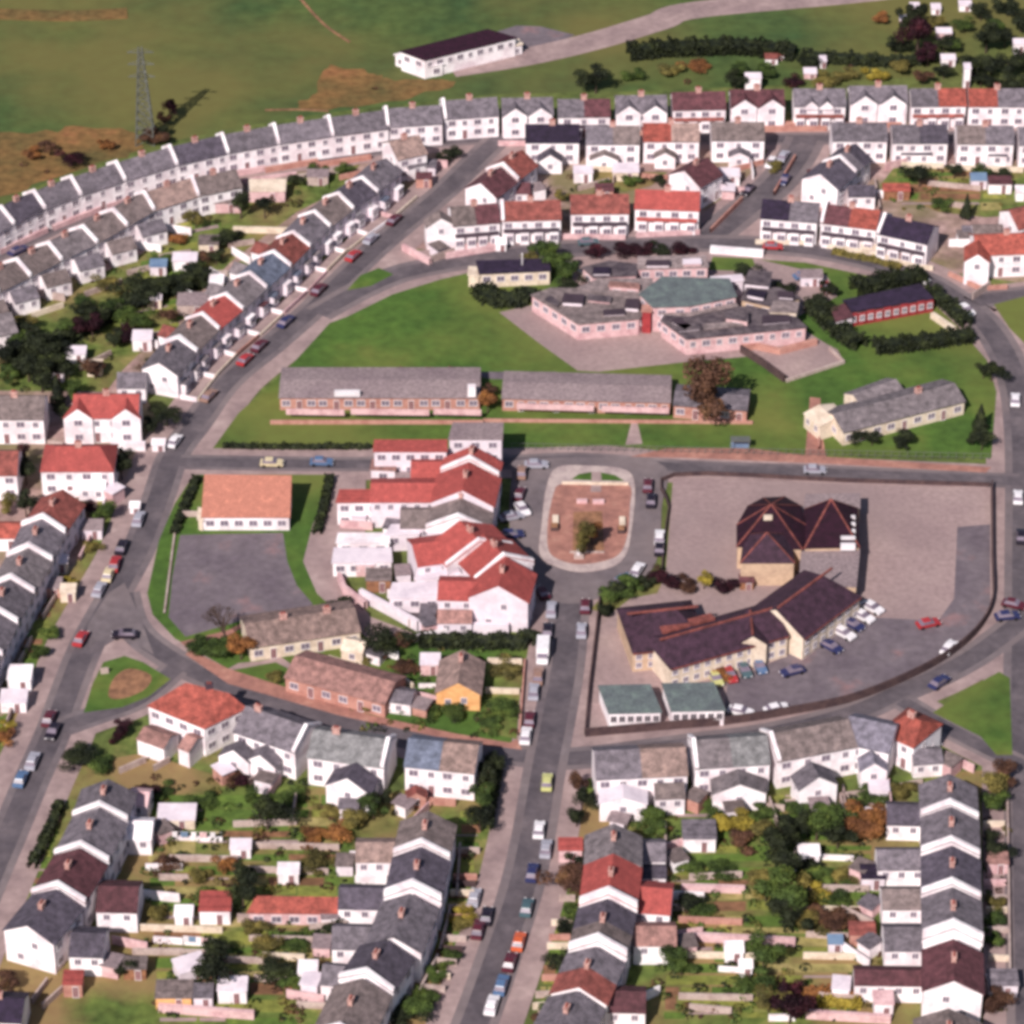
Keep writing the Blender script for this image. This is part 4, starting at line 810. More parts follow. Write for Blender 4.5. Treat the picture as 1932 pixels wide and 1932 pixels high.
# ------------------------------------------------------------------ landmarks used for wording small things
LM = [(890, 80, 'white barn in the field'), (100, 280, 'orange bracken patch'), (300, 320, 'long arc of white houses'), (700, 215, 'right end of the long arc'), (1130, 150, 'dark lone tree below the barn'), (1400, 100, 'dark hedge line at top'), (1600, 180, 'top row of gabled houses'), (1800, 90, 'white buildings at top right'),
      (180, 480, 'inner arc of houses'), (460, 380, 'dark trees behind the inner arc'), (100, 620, 'dark garden trees at left edge'), (500, 510, 'blue-roofed road terrace house'), (400, 600, 'red-roofed road terrace house'), (300, 720, 'plain white gable beside the main road'), (190, 790, 'red house with twin arched gables'), (140, 890, 'hipped red house'),
      (700, 420, 'upper main road'), (1040, 270, 'bright white navy-roofed house'), (1160, 330, 'second row of houses'), (1000, 420, 'row facing the school'), (1440, 330, 'side road between the rows'), (1560, 350, 'angled white gable house'), (1730, 440, 'navy-roofed house'), (1860, 480, 'terracotta-roofed house at right'), (1740, 320, 'houses at upper right'),
      (970, 530, 'small cream building'), (1250, 560, 'flat-roofed school'), (1480, 660, 'red-walled play yard'), (1670, 590, 'long red-fronted hall'), (700, 650, 'large playing field'), (720, 745, 'left bungalow block'), (1150, 750, 'right bungalow block'), (1330, 745, 'big brown tree'), (1670, 770, 'diagonal cream bungalow'), (1920, 750, 'right-hand road'),
      (320, 870, 'main road junction'), (460, 940, 'orange-roofed hall'), (440, 1090, 'asphalt yard'), (700, 1050, 'garages behind the shops'), (870, 900, 'far shop roofs'), (930, 1150, 'nearest shop gable'), (1110, 980, 'brick island'), (1240, 1050, 'school playground corner'), (1450, 1000, 'octagonal dark hall'), (1700, 1000, 'big pink playground'), (1380, 1220, 'curved school wing'), (1620, 1200, 'school car park'), (1250, 1340, 'prefab classrooms'),
      (240, 1040, 'left main road bend'), (60, 1100, 'stepped left-edge terrace'), (560, 1200, 'tan-roofed bungalow'), (650, 1290, 'dusty red bungalow'), (865, 1290, 'orange gable bungalow'), (240, 1290, 'lower-left green'), (1040, 1280, 'central road above the crossing'), (360, 1340, 'orange-red corner house'), (650, 1430, 'green-grey roofed house'), (820, 1450, 'half blue-roofed house'), (1030, 1440, 'central crossing'), (1200, 1450, 'half tan-roofed house'), (1530, 1430, 'brown-roofed house with white walls'), (1720, 1370, 'terracotta corner house'), (1840, 1360, 'right green triangle'),
      (80, 1500, 'lower left road'), (190, 1510, 'topmost lower-left column house'), (130, 1640, 'maroon lower-left column house'), (60, 1780, 'big white gable at lower left'), (350, 1600, 'washing line gardens'), (430, 1700, 'red-roofed white shed'), (560, 1700, 'long red garage'), (400, 1850, 'bottom-left gardens'), (790, 1650, 'dark slate centre column house'), (720, 1800, 'low dark slate column house'), (990, 1680, 'lower central road'), (1150, 1650, 'bright red roofed column house'), (1120, 1820, 'slate and brick-red column house'), (1300, 1600, 'right gardens near the tan-roofed house'), (1460, 1640, 'tall trees in the right gardens'), (1400, 1800, 'lower right gardens'), (1560, 1870, 'orange hedge'), (1790, 1560, 'upper right-edge column houses'), (1700, 1700, 'rear wings of the right-edge column'), (1790, 1850, 'white gable of the right-edge column'), (1910, 1600, 'lower right road')]
def where(o, sx, sy):
    best = min(LM, key=lambda l: (l[0]-sx)**2 + ((l[1]-sy)*1.2)**2); dx, dy = sx-best[0], sy-best[1]
    if abs(dx) < 18 and abs(dy) < 15: w_ = 'close to'
    elif abs(dx) > abs(dy): w_ = 'right of' if dx > 0 else 'left of'
    else: w_ = 'in front of' if dy > 0 else 'behind'
    return w_ + ' the ' + best[2]

# ------------------------------------------------------------------ small buildings, walls
def shed(x, y, wx=3, wy=2.5, h=2.2, wall='white_wall', roof='grey_white', ang=0, tip=.35, name='shed', desc=None, cat='shed'):
    c = P(x, y); root = empty(name, c); root.rotation_euler.z = math.radians(ang)
    b = MB(); b.prism([Vector((a*wx/2, q*wy/2)) for a, q in ((-1, -1), (1, -1), (1, 1), (-1, 1))], -.1, [h, h, h+tip, h+tip])
    mk('wall', b.v, b.f, wall, root)
    b = MB(); X, Y = wx/2+.15, wy/2+.15
    b.prism([Vector((-X, -Y)), Vector((X, -Y)), Vector((X, Y)), Vector((-X, Y))], h-.04, [h+.06, h+.06, h+.06+tip, h+.06+tip])
    bo = mk('roof', b.v, b.f, roof, root)
    o = bpy.data.objects.new('door', DOOR); COL.objects.link(o); o.parent = root; o.location = (wx*.15, -wy/2, 0); o.scale = (.9, 1, min(1, (h-.15)/2.05))
    ad = {'white_wall': 'white', 'grey_white': 'off-white', 'pink_wall': 'pinkish', 'timber': 'brown timber', 'brick': 'brick', 'orange_wall': 'orange', 'cream_wall': 'cream'}.get(wall, 'small')
    rd = {'white_wall': 'white', 'grey_white': 'pale', 'flat_grey': 'grey', 'slate': 'slate', 'dark_slate': 'dark', 'red_roof': 'red', 'brick_roof': 'brick-red', 'blue_glass': 'glazed', 'terracotta': 'terracotta', 'maroon': 'maroon', 'dusty_red': 'dusty red', 'brown_roof': 'brown', 'navy': 'black'}.get(roof, 'flat')
    thing(root, cat, desc or f'{ad} {name.replace("_", " ")} with {rd} roof', None, f'{name.replace("_", " ")}s in the gardens')
SH = [(812, 1266, 3, 2.6, 2.2, 'pink_wall', 'grey_white'), (40, 1293, 3.6, 3.4, 2.4, 'white_wall', 'white_wall'), (28, 1334, 4, 3, 2, 'white_wall', 'grey_white'), (408, 1728, 4.4, 4, 2.6, 'white_wall', 'red_roof'), (735, 1618, 5, 2.4, 2.2, 'white_wall', 'grey_white'),
      (335, 1552, 5.5, 3.4, 1.9, 'cream_wall', 'grey_white'), (348, 1740, 2.5, 2, 2, 'white_wall', 'white_wall'), (545, 1660, 3, 2.2, 2, 'white_wall', 'white_wall'), (455, 1612, 3, 2, 1.8, 'white_wall', 'grey_white'), (256, 1838, 3.2, 2.4, 2, 'timber', 'brown_roof'),
      (360, 1838, 4.2, 3, 2, 'grey_white', 'grey_white', 25), (440, 1882, 4, 2.6, 2.4, 'white_wall', 'grey_white'), (330, 1890, 5, 3.4, 2.2, 'orange_wall', 'brown_roof'), (385, 1893, 2.6, 2.6, 2.2, 'grey_white', 'slate'), (140, 1870, 2.6, 2.6, 2.4, 'brick', 'red_roof'), (582, 1850, 2.6, 2.4, 2.4, 'white_wall', 'white_wall'),
      (1076, 1618, 3.4, 2.4, 2.4, 'pink_wall', 'red_roof'), (1318, 1592, 4.8, 4, 2.6, 'white_wall', 'slate'), (1525, 1625, 3, 2.2, 2, 'white_wall', 'white_wall'), (1384, 1808, 2.6, 2, 2, 'white_wall', 'white_wall'), (1406, 1838, 1.8, 1.4, 1.8, 'white_wall', 'white_wall'), (1645, 1668, 3.4, 2.8, 2.2, 'grey_white', 'navy'),
      (1625, 1775, 3.6, 2.4, 2.2, 'brick', 'brick_roof'), (1665, 1910, 2.6, 2.4, 2.6, 'white_wall', 'pink_wall'), (1575, 1790, 2, 1.6, 1.6, 'grey_white', 'blue_glass'), (1228, 1668, 4.2, 2.6, 2.2, 'white_wall', 'dark_slate'), (1210, 1632, 3.4, 3, 2.2, 'timber', 'maroon'), (1890, 1870, 4, 3, 2.4, 'grey_white', 'slate'), (1880, 1640, 3, 2.2, 2, 'pink_wall', 'dusty_red'),
      (1560, 1505, 2.6, 2, 2, 'cream_wall', 'grey_white'), (1380, 1505, 5, 3, 2.4, 'brick', 'brick_roof'), (115, 1075, 2.4, 2, 2, 'cream_wall', 'grey_white'), (100, 1120, 3, 2.6, 2, 'brick', 'flat_grey'), (130, 1130, 2.4, 2, 2, 'cream_wall', 'cream_wall'), (175, 1010, 3.4, 2.6, 2, 'grey_white', 'flat_grey'), (255, 965, 1.6, 1.4, 1.2, 'white_wall', 'white_wall'),
      (300, 515, 3, 2.2, 2, 'grey_white', 'blue_glass'), (350, 505, 4.4, 2.6, 2.2, 'white_wall', 'grey_white'), (145, 680, 3.4, 2.2, 2, 'white_wall', 'grey_white'), (292, 578, 2.6, 2, 2, 'cream_wall', 'grey_white'), (270, 655, 3.4, 2.8, 2.4, 'white_wall', 'grey_white'), (180, 705, 2.6, 2, 2, 'cream_wall', 'cream_wall'), (4, 662, 2.6, 3, 2.4, 'white_wall', 'white_wall'),
      (108, 715, 2.6, 2.2, 2, 'grey_white', 'brown_roof'), (395, 473, 3.6, 3, 2.2, 'cream_wall', 'brown_roof'), (365, 585, 5.5, 4, 2.2, 'stone', 'flat_grey'), (410, 550, 2.4, 2.4, 2.6, 'white_wall', 'white_wall'), (330, 690, 2.6, 2, 2, 'white_wall', 'white_wall'),
      (300, 848, 2.2, 1.4, 1.4, 'white_wall', 'white_wall'), (1535, 345, 2.4, 2, 2, 'timber', 'maroon'), (1690, 372, 5, 2.4, 2, 'timber', 'terracotta'), (1885, 360, 4.4, 2.6, 2.2, 'white_wall', 'maroon'), (1845, 352, 3, 2.4, 2, 'grey_white', 'blue_glass'), (1930, 375, 3, 2, 2, 'white_wall', 'white_wall'), (1830, 452, 3, 2.2, 2, 'white_wall', 'slate'),
      (1140, 372, 3.4, 2.4, 2, 'brick', 'maroon'), (1100, 340, 3.6, 2.4, 2.2, 'white_wall', 'grey_white'), (1180, 335, 5, 3, 2, 'cream_wall', 'grey_white'), (1375, 345, 4, 2.6, 2.2, 'white_wall', 'grey_white'), (945, 470, 2, 1.8, 1.6, 'white_wall', 'white_wall'), (505, 372, 7, 4, 2.4, 'pink_wall', 'cream_wall'), (430, 395, 5, 3, 2.2, 'pink_wall', 'brown_roof'), (800, 350, 3, 2, 2, 'brick', 'maroon'),
      (600, 345, 4, 2.4, 2, 'stone', 'flat_grey'), (1408, 1108, 2.2, 1.8, 1.6, 'timber', 'maroon'), (715, 1108, 4, 3, 2.4, 'timber', 'brown_roof'), (690, 1080, 3, 2.4, 2.4, 'pink_wall', 'grey_white'), (1530, 535, 4, 2.4, 2, 'grey_white', 'flat_grey'), (1640, 478, 3, 1.4, 1.2, 'cream_wall', 'cream_wall')]
for s in SH: shed(*s)
for i, (x, y, wx, h) in enumerate(((1780, 72, 5, 2.6), (1788, 122, 4.6, 2.6), (1922, 100, 4, 4), (1703, 50, 2.2, 3), (1552, 125, 2, 2.6), (1455, 118, 4, 2), (1725, 22, 3, 2.2), (1765, 24, 3, 2.2), (1820, 18, 4, 2.2), (1835, 138, 3.4, 2.4), (1420, 170, 5, 5), (1822, 165, 2, 7.6), (1528, 145, 4, 2), (1470, 110, 3, 1.6))):
    shed(x, y, wx*.62, 1.8, h*.62, 'white_wall' if i % 3 else 'pink_wall', 'grey_white' if i not in (5, 13) else 'brick_roof', name='outbuilding', cat='outbuilding')
# long red roofed garage
block('garage_row', 'garage', 'long low garage with orange-red pitched roof in the lower-left gardens', [('wall', [(470, 1722), (640, 1724), (636, 1696), (484, 1694)], [2.2, 2.2, 3.3, 3.3], PW, 'terracotta')])
b = MB(); ribbon_mesh(b, [P(448, 1738).to_2d(), P(640, 1738).to_2d()], .3, -.3, -.1, 1.2); o = b.build('garden_wall', 'stone', None, loc=P(448, 1738)); thing(o, 'wall', '', label='rough stone wall in front of the long orange-red garage')
def gwall(x0, y0, x1, y1, m='stone', h=1.1, t=.3):
    b = MB(); ribbon_mesh(b, [P(x0, y0).to_2d(), P(x1, y1).to_2d()], t/2, -t/2, -.1, h)
    c = P((x0+x1)/2, (y0+y1)/2); o = b.build('garden_wall', m, None, loc=c)
    dn = {'stone': 'pale stone', 'white_wall': 'white', 'pink_wall': 'pink rendered', 'cream_wall': 'cream', 'brick': 'brick', 'timber': 'brown fence-like', 'dark_brick': 'dark brick'}[m]
    thing(o, 'wall', f'{dn} garden wall', None, 'low garden walls')
GWL = [(275, 1641, 345, 1641, 'white_wall'), (270, 1695, 340, 1702, 'white_wall'), (320, 1624, 450, 1626), (265, 1755, 420, 1760, 'cream_wall'), (290, 1778, 400, 1785, 'white_wall'), (250, 1800, 400, 1803), (495, 1808, 575, 1812, 'cream_wall'), (300, 1908, 480, 1922, 'pink_wall', 1.4, .6), (60, 1895, 90, 1855), (80, 1905, 130, 1860), (400, 1815, 500, 1818), (480, 1600, 640, 1604), (440, 1560, 560, 1556), (330, 1584, 420, 1588, 'white_wall', .8), (550, 1560, 560, 1500), (225, 1460, 275, 1438), (290, 1455, 320, 1438), (470, 1482, 500, 1462),
       (465, 1645, 620, 1650), (470, 1775, 630, 1780), (660, 1620, 735, 1622, 'white_wall', 1.4), (670, 1668, 730, 1668, 'white_wall', 1.6), (300, 1660, 380, 1662), (560, 1900, 640, 1905), (480, 1850, 570, 1856), (760, 1515, 860, 1520, 'brick', 1.2, .5),
       (855, 1660, 900, 1660, 'brick'), (853, 1673, 898, 1673, 'dark_brick'), (850, 1690, 895, 1690, 'cream_wall'), (845, 1718, 890, 1718), (842, 1736, 886, 1736, 'brick'), (838, 1775, 880, 1777), (832, 1795, 873, 1797, 'dark_brick'), (825, 1818, 862, 1822), (815, 1842, 850, 1848, 'cream_wall'), (800, 1868, 840, 1872), (862, 1610, 905, 1610), (868, 1600, 862, 1700), (850, 1720, 830, 1800), (826, 1810, 790, 1880), 
       (1080, 1746, 1040, 1746, 'cream_wall'), (1076, 1774, 1036, 1774, 'brick'), (1072, 1790, 1032, 1790, 'cream_wall'), (1062, 1850, 1022, 1850, 'brick'), (1085, 1700, 1055, 1700), (1050, 1880, 1010, 1882), (1045, 1900, 1005, 1904, 'cream_wall'),
       (1285, 1680, 1405, 1684, 'pink_wall', 1.2, .6), (1230, 1770, 1500, 1784, 'pink_wall', 1.4, .6), (1290, 1806, 1425, 1810, 'cream_wall'), (1355, 1832, 1415, 1836, 'white_wall', .9), (1300, 1660, 1400, 1655), (1300, 1905, 1380, 1912), (1280, 1885, 1420, 1888), (1515, 1720, 1625, 1722, 'cream_wall'), (1515, 1808, 1620, 1810, 'cream_wall'), (1525, 1680, 1640, 1682), (1510, 1620, 1610, 1624, 'white_wall', .9), (1520, 1768, 1600, 1772), (1520, 1920, 1680, 1930, 'pink_wall', 1.4, .6), (1500, 1925, 1450, 1925, 'white_wall', 1, .4), (1280, 1740, 1400, 1745, 'brick'), (1230, 1715, 1290, 1718), (1500, 1655, 1500, 1610, 'stone'),
       (1855, 1560, 1895, 1560, 'cream_wall'), (1855, 1580, 1895, 1580), (1858, 1612, 1896, 1612), (1858, 1700, 1900, 1700), (1860, 1722, 1900, 1722, 'cream_wall'), (1862, 1760, 1902, 1760), (1865, 1812, 1903, 1814, 'cream_wall'), (1855, 1670, 1898, 1670, 'pink_wall'), (1858, 1850, 1905, 1850, 'white_wall'), (1900, 1500, 1906, 1900, 'stone', .9), (1340, 1515, 1480, 1530, 'stone'), (1480, 1520, 1640, 1500, 'stone'), (1640, 1500, 1740, 1480), (1500, 1500, 1510, 1560), (1590, 1490, 1595, 1540), (1255, 1560, 1256, 1660, 'stone'), 
       (205, 1270, 190, 1272), (80, 1170, 105, 1130, 'stone'), (35, 1260, 60, 1210), (10, 1380, 30, 1320, 'orange_wall' if 0 else 'stone'), (150, 1060, 175, 1010, 'pink_wall'), (195, 960, 215, 905, 'white_wall'), (120, 940, 190, 930, 'white_wall', 1.2, .5), (90, 840, 120, 845),
       (640, 340, 730, 320, 'brick'), (520, 345, 640, 325, 'stone', 1, .5), (440, 350, 560, 335, 'pink_wall', 1.2, .6), (330, 395, 430, 370, 'pink_wall'), (440, 438, 545, 440, 'cream_wall', 1.2, .5), (430, 468, 480, 460), (300, 490, 360, 480), (240, 520, 300, 505), (160, 560, 230, 535, 'stone'), (60, 600, 120, 580, 'cream_wall'), (270, 640, 330, 630), (230, 620, 260, 600), (380, 520, 430, 520, 'stone'), (150, 700, 210, 670), 
       (700, 300, 600, 315, 'brick', 1, .8), (600, 308, 500, 325, 'brick', 1, .8), (500, 322, 400, 340, 'pink_wall', 1.1, .6), (400, 338, 300, 365, 'brick', 1, .6), (290, 362, 200, 395, 'pink_wall', 1.1, .6), (190, 398, 100, 435, 'pink_wall', 1.1, .6), (90, 438, 0, 480, 'pink_wall', 1.1, .5),
       (760, 330, 700, 378, 'brick', 1, .6), (700, 380, 640, 432, 'pink_wall', .9, .5), (635, 436, 570, 500, 'cream_wall', .9, .4), (560, 510, 490, 580, 'white_wall', .9, .5), (485, 585, 420, 650, 'white_wall', .9, .5), (415, 655, 350, 725, 'white_wall', .9, .5),
       (900, 410, 880, 440, 'pink_wall'), (870, 470, 945, 466, 'pink_wall', 1, .4), (1050, 450, 1180, 452, 'pink_wall', 1, .4), (1200, 448, 1320, 442, 'pink_wall', 1, .4), (1340, 440, 1400, 380, 'brick'), (1100, 322, 1200, 325, 'cream_wall'), (1090, 360, 1150, 345), (1200, 335, 1260, 340, 'brick'), (1425, 460, 1530, 462, 'cream_wall', .9, .4), (1700, 315, 1780, 318, 'cream_wall'), (1790, 320, 1930, 325, 'cream_wall'), (1650, 345, 1660, 400), (1750, 350, 1850, 360), (1760, 385, 1830, 395), (1500, 300, 1460, 370, 'brick'), (1360, 330, 1440, 310, 'brick'),
       (1060, 275, 940, 275, 'pink_wall'), (1300, 255, 1180, 256, 'brick'), (1500, 240, 1380, 242, 'brick', 1.2, .8), (1700, 240, 1580, 240, 'brick'), (1560, 246, 1440, 247, 'brick', 1.0, .8),
       (990, 1250, 980, 1390, 'brick', .8, .3), (920, 1252, 985, 1254, 'cream_wall'), (915, 1308, 980, 1310, 'cream_wall'), (790, 1298, 830, 1298, 'white_wall', .8), (380, 1000, 380, 985), (345, 975, 385, 975), (620, 1245, 760, 1285, 'cream_wall', .9), (760, 1285, 780, 1300, 'cream_wall', 1), (330, 1005, 310, 1160, 'stone', .4), (1545, 850, 1545, 800, 'brick', .8), (1060, 915, 1186, 917, 'cream_wall', .7, .25), (1088, 950, 1108, 950, 'pink_wall', .8, .7), (1118, 951, 1140, 951, 'pink_wall', .8, .7), (510, 800, 912, 800, 'brick', .7, .5), (912, 796, 1420, 800, 'brick', .6, .4), (1075, 1045, 1140, 1045, 'stone', .5)]
for g in GWL: gwall(*g)
# lamp-like monument and pergola frames on the island
for x, y, h, nm, ds in ((1092, 1052, 2.6, 'statue', 'white figure-like monument at near end of the brick island'), ):
    root = empty(nm, P(x, y)); b = MB(); b.prism([Vector((a*.8, c*.8)) for a, c in ((-1, -1), (1, -1), (1, 1), (-1, 1))], 0, .6); mk('plinth', b.v, b.f, 'stone', root)
    b = MB(); N = 8
    prof = [(.32, .6), (.38, 1.1), (.30, 1.6), (.42, 2.0), (.16, 2.25), (.20, 2.45), (.05, 2.65)]
    for i in range(len(prof)-1):
        for k in range(N):
            a0, a1 = 2*math.pi*k/N, 2*math.pi*(k+1)/N; (r0, z0_), (r1_, z1_) = prof[i], prof[i+1]
            b.face([(r0*math.cos(a0), r0*math.sin(a0), z0_), (r0*math.cos(a1), r0*math.sin(a1), z0_), (r1_*math.cos(a1), r1_*math.sin(a1), z1_), (r1_*math.cos(a0), r1_*math.sin(a0), z1_)])
    mk('figure', b.v, b.f, 'frame', root); thing(root, 'monument', ds, label=ds)
for x, y, l in ((1046, 1000, 'dark planter near left edge of the brick island'), (1172, 1005, 'dark planter near right edge of the brick island'), (1048, 985, 'pale bench at left edge of the brick island'), (1174, 988, 'pale bench at right edge of the brick island')):
    b = MB(); c = P(x, y)
    if 'bench' in l:
        root = empty('bench', c); b.box(c, 1.0, 2.4, .55, .68); b.build('seat', 'cream_wall', root)
        for q in (-.9, .9): b = MB(); b.box(c + Vector((0, q, 0)), .8, .25, .15, .55); b.build('leg', 'stone', root)
        thing(root, 'bench', l, label=l)
    else:
        root = empty('planter', c); b.box(c, 1.3, 1.3, .2, .9); b.build('tub', 'dark_brick', root); b = MB(); b.box(c, 1.1, 1.1, .9, 1.15); b.build('soil', 'm_soil', root); thing(root, 'planter', l, label=l)
sheet('path', [(1116, 912), (1116, 892), (1134, 892), (1134, 930), (1114, 930)], 'm_pave', .215)

# ------------------------------------------------------------------ vegetation
def crown_mesh(name, seed, n=1500, flat=.8, lobes=9, leaf=.062):
    n = int(n*2)
    r = random.Random(seed); V, Fc = [], []
    cs = [(Vector((r.gauss(0, .42), r.gauss(0, .42), r.uniform(-.45, .55)*flat)), r.uniform(.34, .58)) for _ in range(lobes)]
    for _ in range(n):
        c, rad = r.choice(cs); d = Vector((r.gauss(0, 1), r.gauss(0, 1), r.gauss(.15, 1))).normalized()
        p = c + d*rad*(r.random()**.35); p.z *= flat if abs(p.z) > .6 else 1
        s = leaf*r.uniform(.6, 1.5); a = Vector((r.gauss(0, 1), r.gauss(0, 1), r.gauss(0, 1))); t = d.cross(a).normalized(); u = (d + a*.5).cross(t).normalized()
        k = len(V); V += [p - t*s, p - u*s*.7, p + t*s, p + u*s*.8]; Fc.append((k, k+1, k+2, k+3))
    me = bpy.data.meshes.new(name); me.from_pydata([tuple(v) for v in V], [], Fc); me.materials.append(MATS['leaf_green']); return me
CROWN = [crown_mesh('crown', 30+i, n=1500 if i < 5 else 1300, flat=(.85, .7, 1.1, .75, 1.0, .6)[i], lobes=(9, 11, 7, 10, 8, 12)[i]) for i in range(6)]
CONE = None
def cone_crown(seed):
    r = random.Random(seed); V, Fc = [], []
    for _ in range(1300):
        h = r.random()**1.3; a = r.uniform(0, 2*math.pi); rad = (1-h)*.75*(.55+.45*r.random())*(1+.2*math.sin(a*5+h*20)) + .03; p = Vector((rad*math.cos(a), rad*math.sin(a), h*2.2-.9))
        s = .09*r.uniform(.6, 1.4); d = Vector((math.cos(a), math.sin(a), .4)); q = Vector((r.gauss(0, 1), r.gauss(0, 1), r.gauss(0, 1))); t = d.cross(q).normalized(); u = d.cross(t).normalized()+d*.3
        k = len(V); V += [p-t*s, p-u*s, p+t*s, p+u*s]; Fc.append((k, k+1, k+2, k+3))
    me = bpy.data.meshes.new('crown'); me.from_pydata([tuple(v) for v in V], [], Fc); me.materials.append(MATS['leaf_dark']); return me
CONE = cone_crown(5)
def bare_crown(seed):
    r = random.Random(seed); b = MB()
    def br(p, d, l, w_, k):
        q = p + d*l; t = d.cross(Vector((.3, .9, .2))).normalized(); u = d.cross(t).normalized()
        for a, c in ((t, u), (u, -t), (-t, -u), (-u, t)): b.face([p + a*w_, p + c*w_, q + c*w_*.6, q + a*w_*.6])
        if k:
            for _ in range(3): br(q, (d + Vector((r.gauss(0, .45), r.gauss(0, .45), r.uniform(-.1, .35)))).normalized(), l*.72, w_*.6, k-1)
    for _ in range(6): br(Vector((0, 0, -.8)), Vector((r.gauss(0, .35), r.gauss(0, .35), 1)).normalized(), .55, .035, 4)
    me = bpy.data.meshes.new('crown'); me.from_pydata([tuple(v) for v in b.v], [], b.f); me.materials.append(MATS['bark']); return me
BARE = bare_crown(3)
def trunk_mesh():
    b = MB(); N = 7; lv = [(0, .16, 0, 0), (.25, .12, .02, 0), (.7, .09, .03, .02), (1.0, .05, 0, .04)]
    for i in range(3):
        (z0_, r0, x0, y0), (z1_, r1_, x1, y1) = lv[i], lv[i+1]
        for k in range(N):
            a0, a1 = 2*math.pi*k/N, 2*math.pi*(k+1)/N
            b.face([(x0+r0*math.cos(a0), y0+r0*math.sin(a0), z0_), (x0+r0*math.cos(a1), y0+r0*math.sin(a1), z0_), (x1+r1_*math.cos(a1), y1+r1_*math.sin(a1), z1_), (x1+r1_*math.cos(a0), y1+r1_*math.sin(a0), z1_)])
    for a in (.3, 1.7, 2.9, 4.4, 5.4):
        p = Vector((.03, .01, .6)); q = p + Vector((math.cos(a)*.42, math.sin(a)*.42, .42)); t = Vector((-math.sin(a), math.cos(a), 0))*.04; u = Vector((0, 0, .04))
        b.face([p-t, p+t, q+t*.4, q-t*.4]); b.face([p-u, p+u, q+u*.4, q-u*.4])
    me = bpy.data.meshes.new('trunk'); me.from_pydata([tuple(v) for v in b.v], [], b.f); me.materials.append(MATS['bark']); return me
TRUNK = trunk_mesh()
LN = {'leaf_dark': 'dark green', 'leaf_green': 'mid green', 'leaf_olive': 'olive', 'leaf_orange': 'orange-brown', 'leaf_brown': 'brown', 'leaf_maroon': 'dark maroon', 'leaf_yellow': 'yellow-green'}
def tree(x, y, rad, h, m='leaf_dark', kind=None, label=None):
    """x,y: foot of the tree; rad crown radius (m); h overall height"""
    c = P(x, y); small = h < 2.6
    root = empty('bush' if small else 'tree', c); root.rotation_euler.z = R.uniform(0, 6.28)
    me = CONE if kind == 'cone' else BARE if kind == 'bare' else CROWN[R.randrange(6)]
    o = bpy.data.objects.new('crown', me); COL.objects.link(o); o.parent = root
    ch_ = h*.5 if small else h*(.36 if kind != 'cone' else .42); o.location = (0, 0, h - ch_*1.0); o.scale = (rad, rad, ch_)
    o.material_slots[0].link = 'OBJECT'; o.material_slots[0].material = MATS['bark' if kind == 'bare' and m == 'bark' else m]
    t = bpy.data.objects.new('stem' if small else 'trunk', TRUNK); COL.objects.link(t); t.parent = root; t.location = (0, 0, -.1); hh_ = h*(.75 if not small else .6); t.scale = (hh_*.32, hh_*.32, hh_)
    size = 'large ' if rad > 4 else 'small ' if rad < 1.7 else ''
    kd = {'cone': 'conifer', 'bare': 'bare-branched tree'}.get(kind, 'bush' if small else 'tree')
    thing(root, 'bush' if small else 'tree', f'{size}{LN.get(m, "bare")} {kd}', None, 'bushes and trees', label)
d_, g_, o_, or_, b_, m_, y_ = 'leaf_dark', 'leaf_green', 'leaf_olive', 'leaf_orange', 'leaf_brown', 'leaf_maroon', 'leaf_yellow'
tree(1330, 798, 5.6, 11, b_, label='big brown-leaved tree in front of the bungalow blocks')
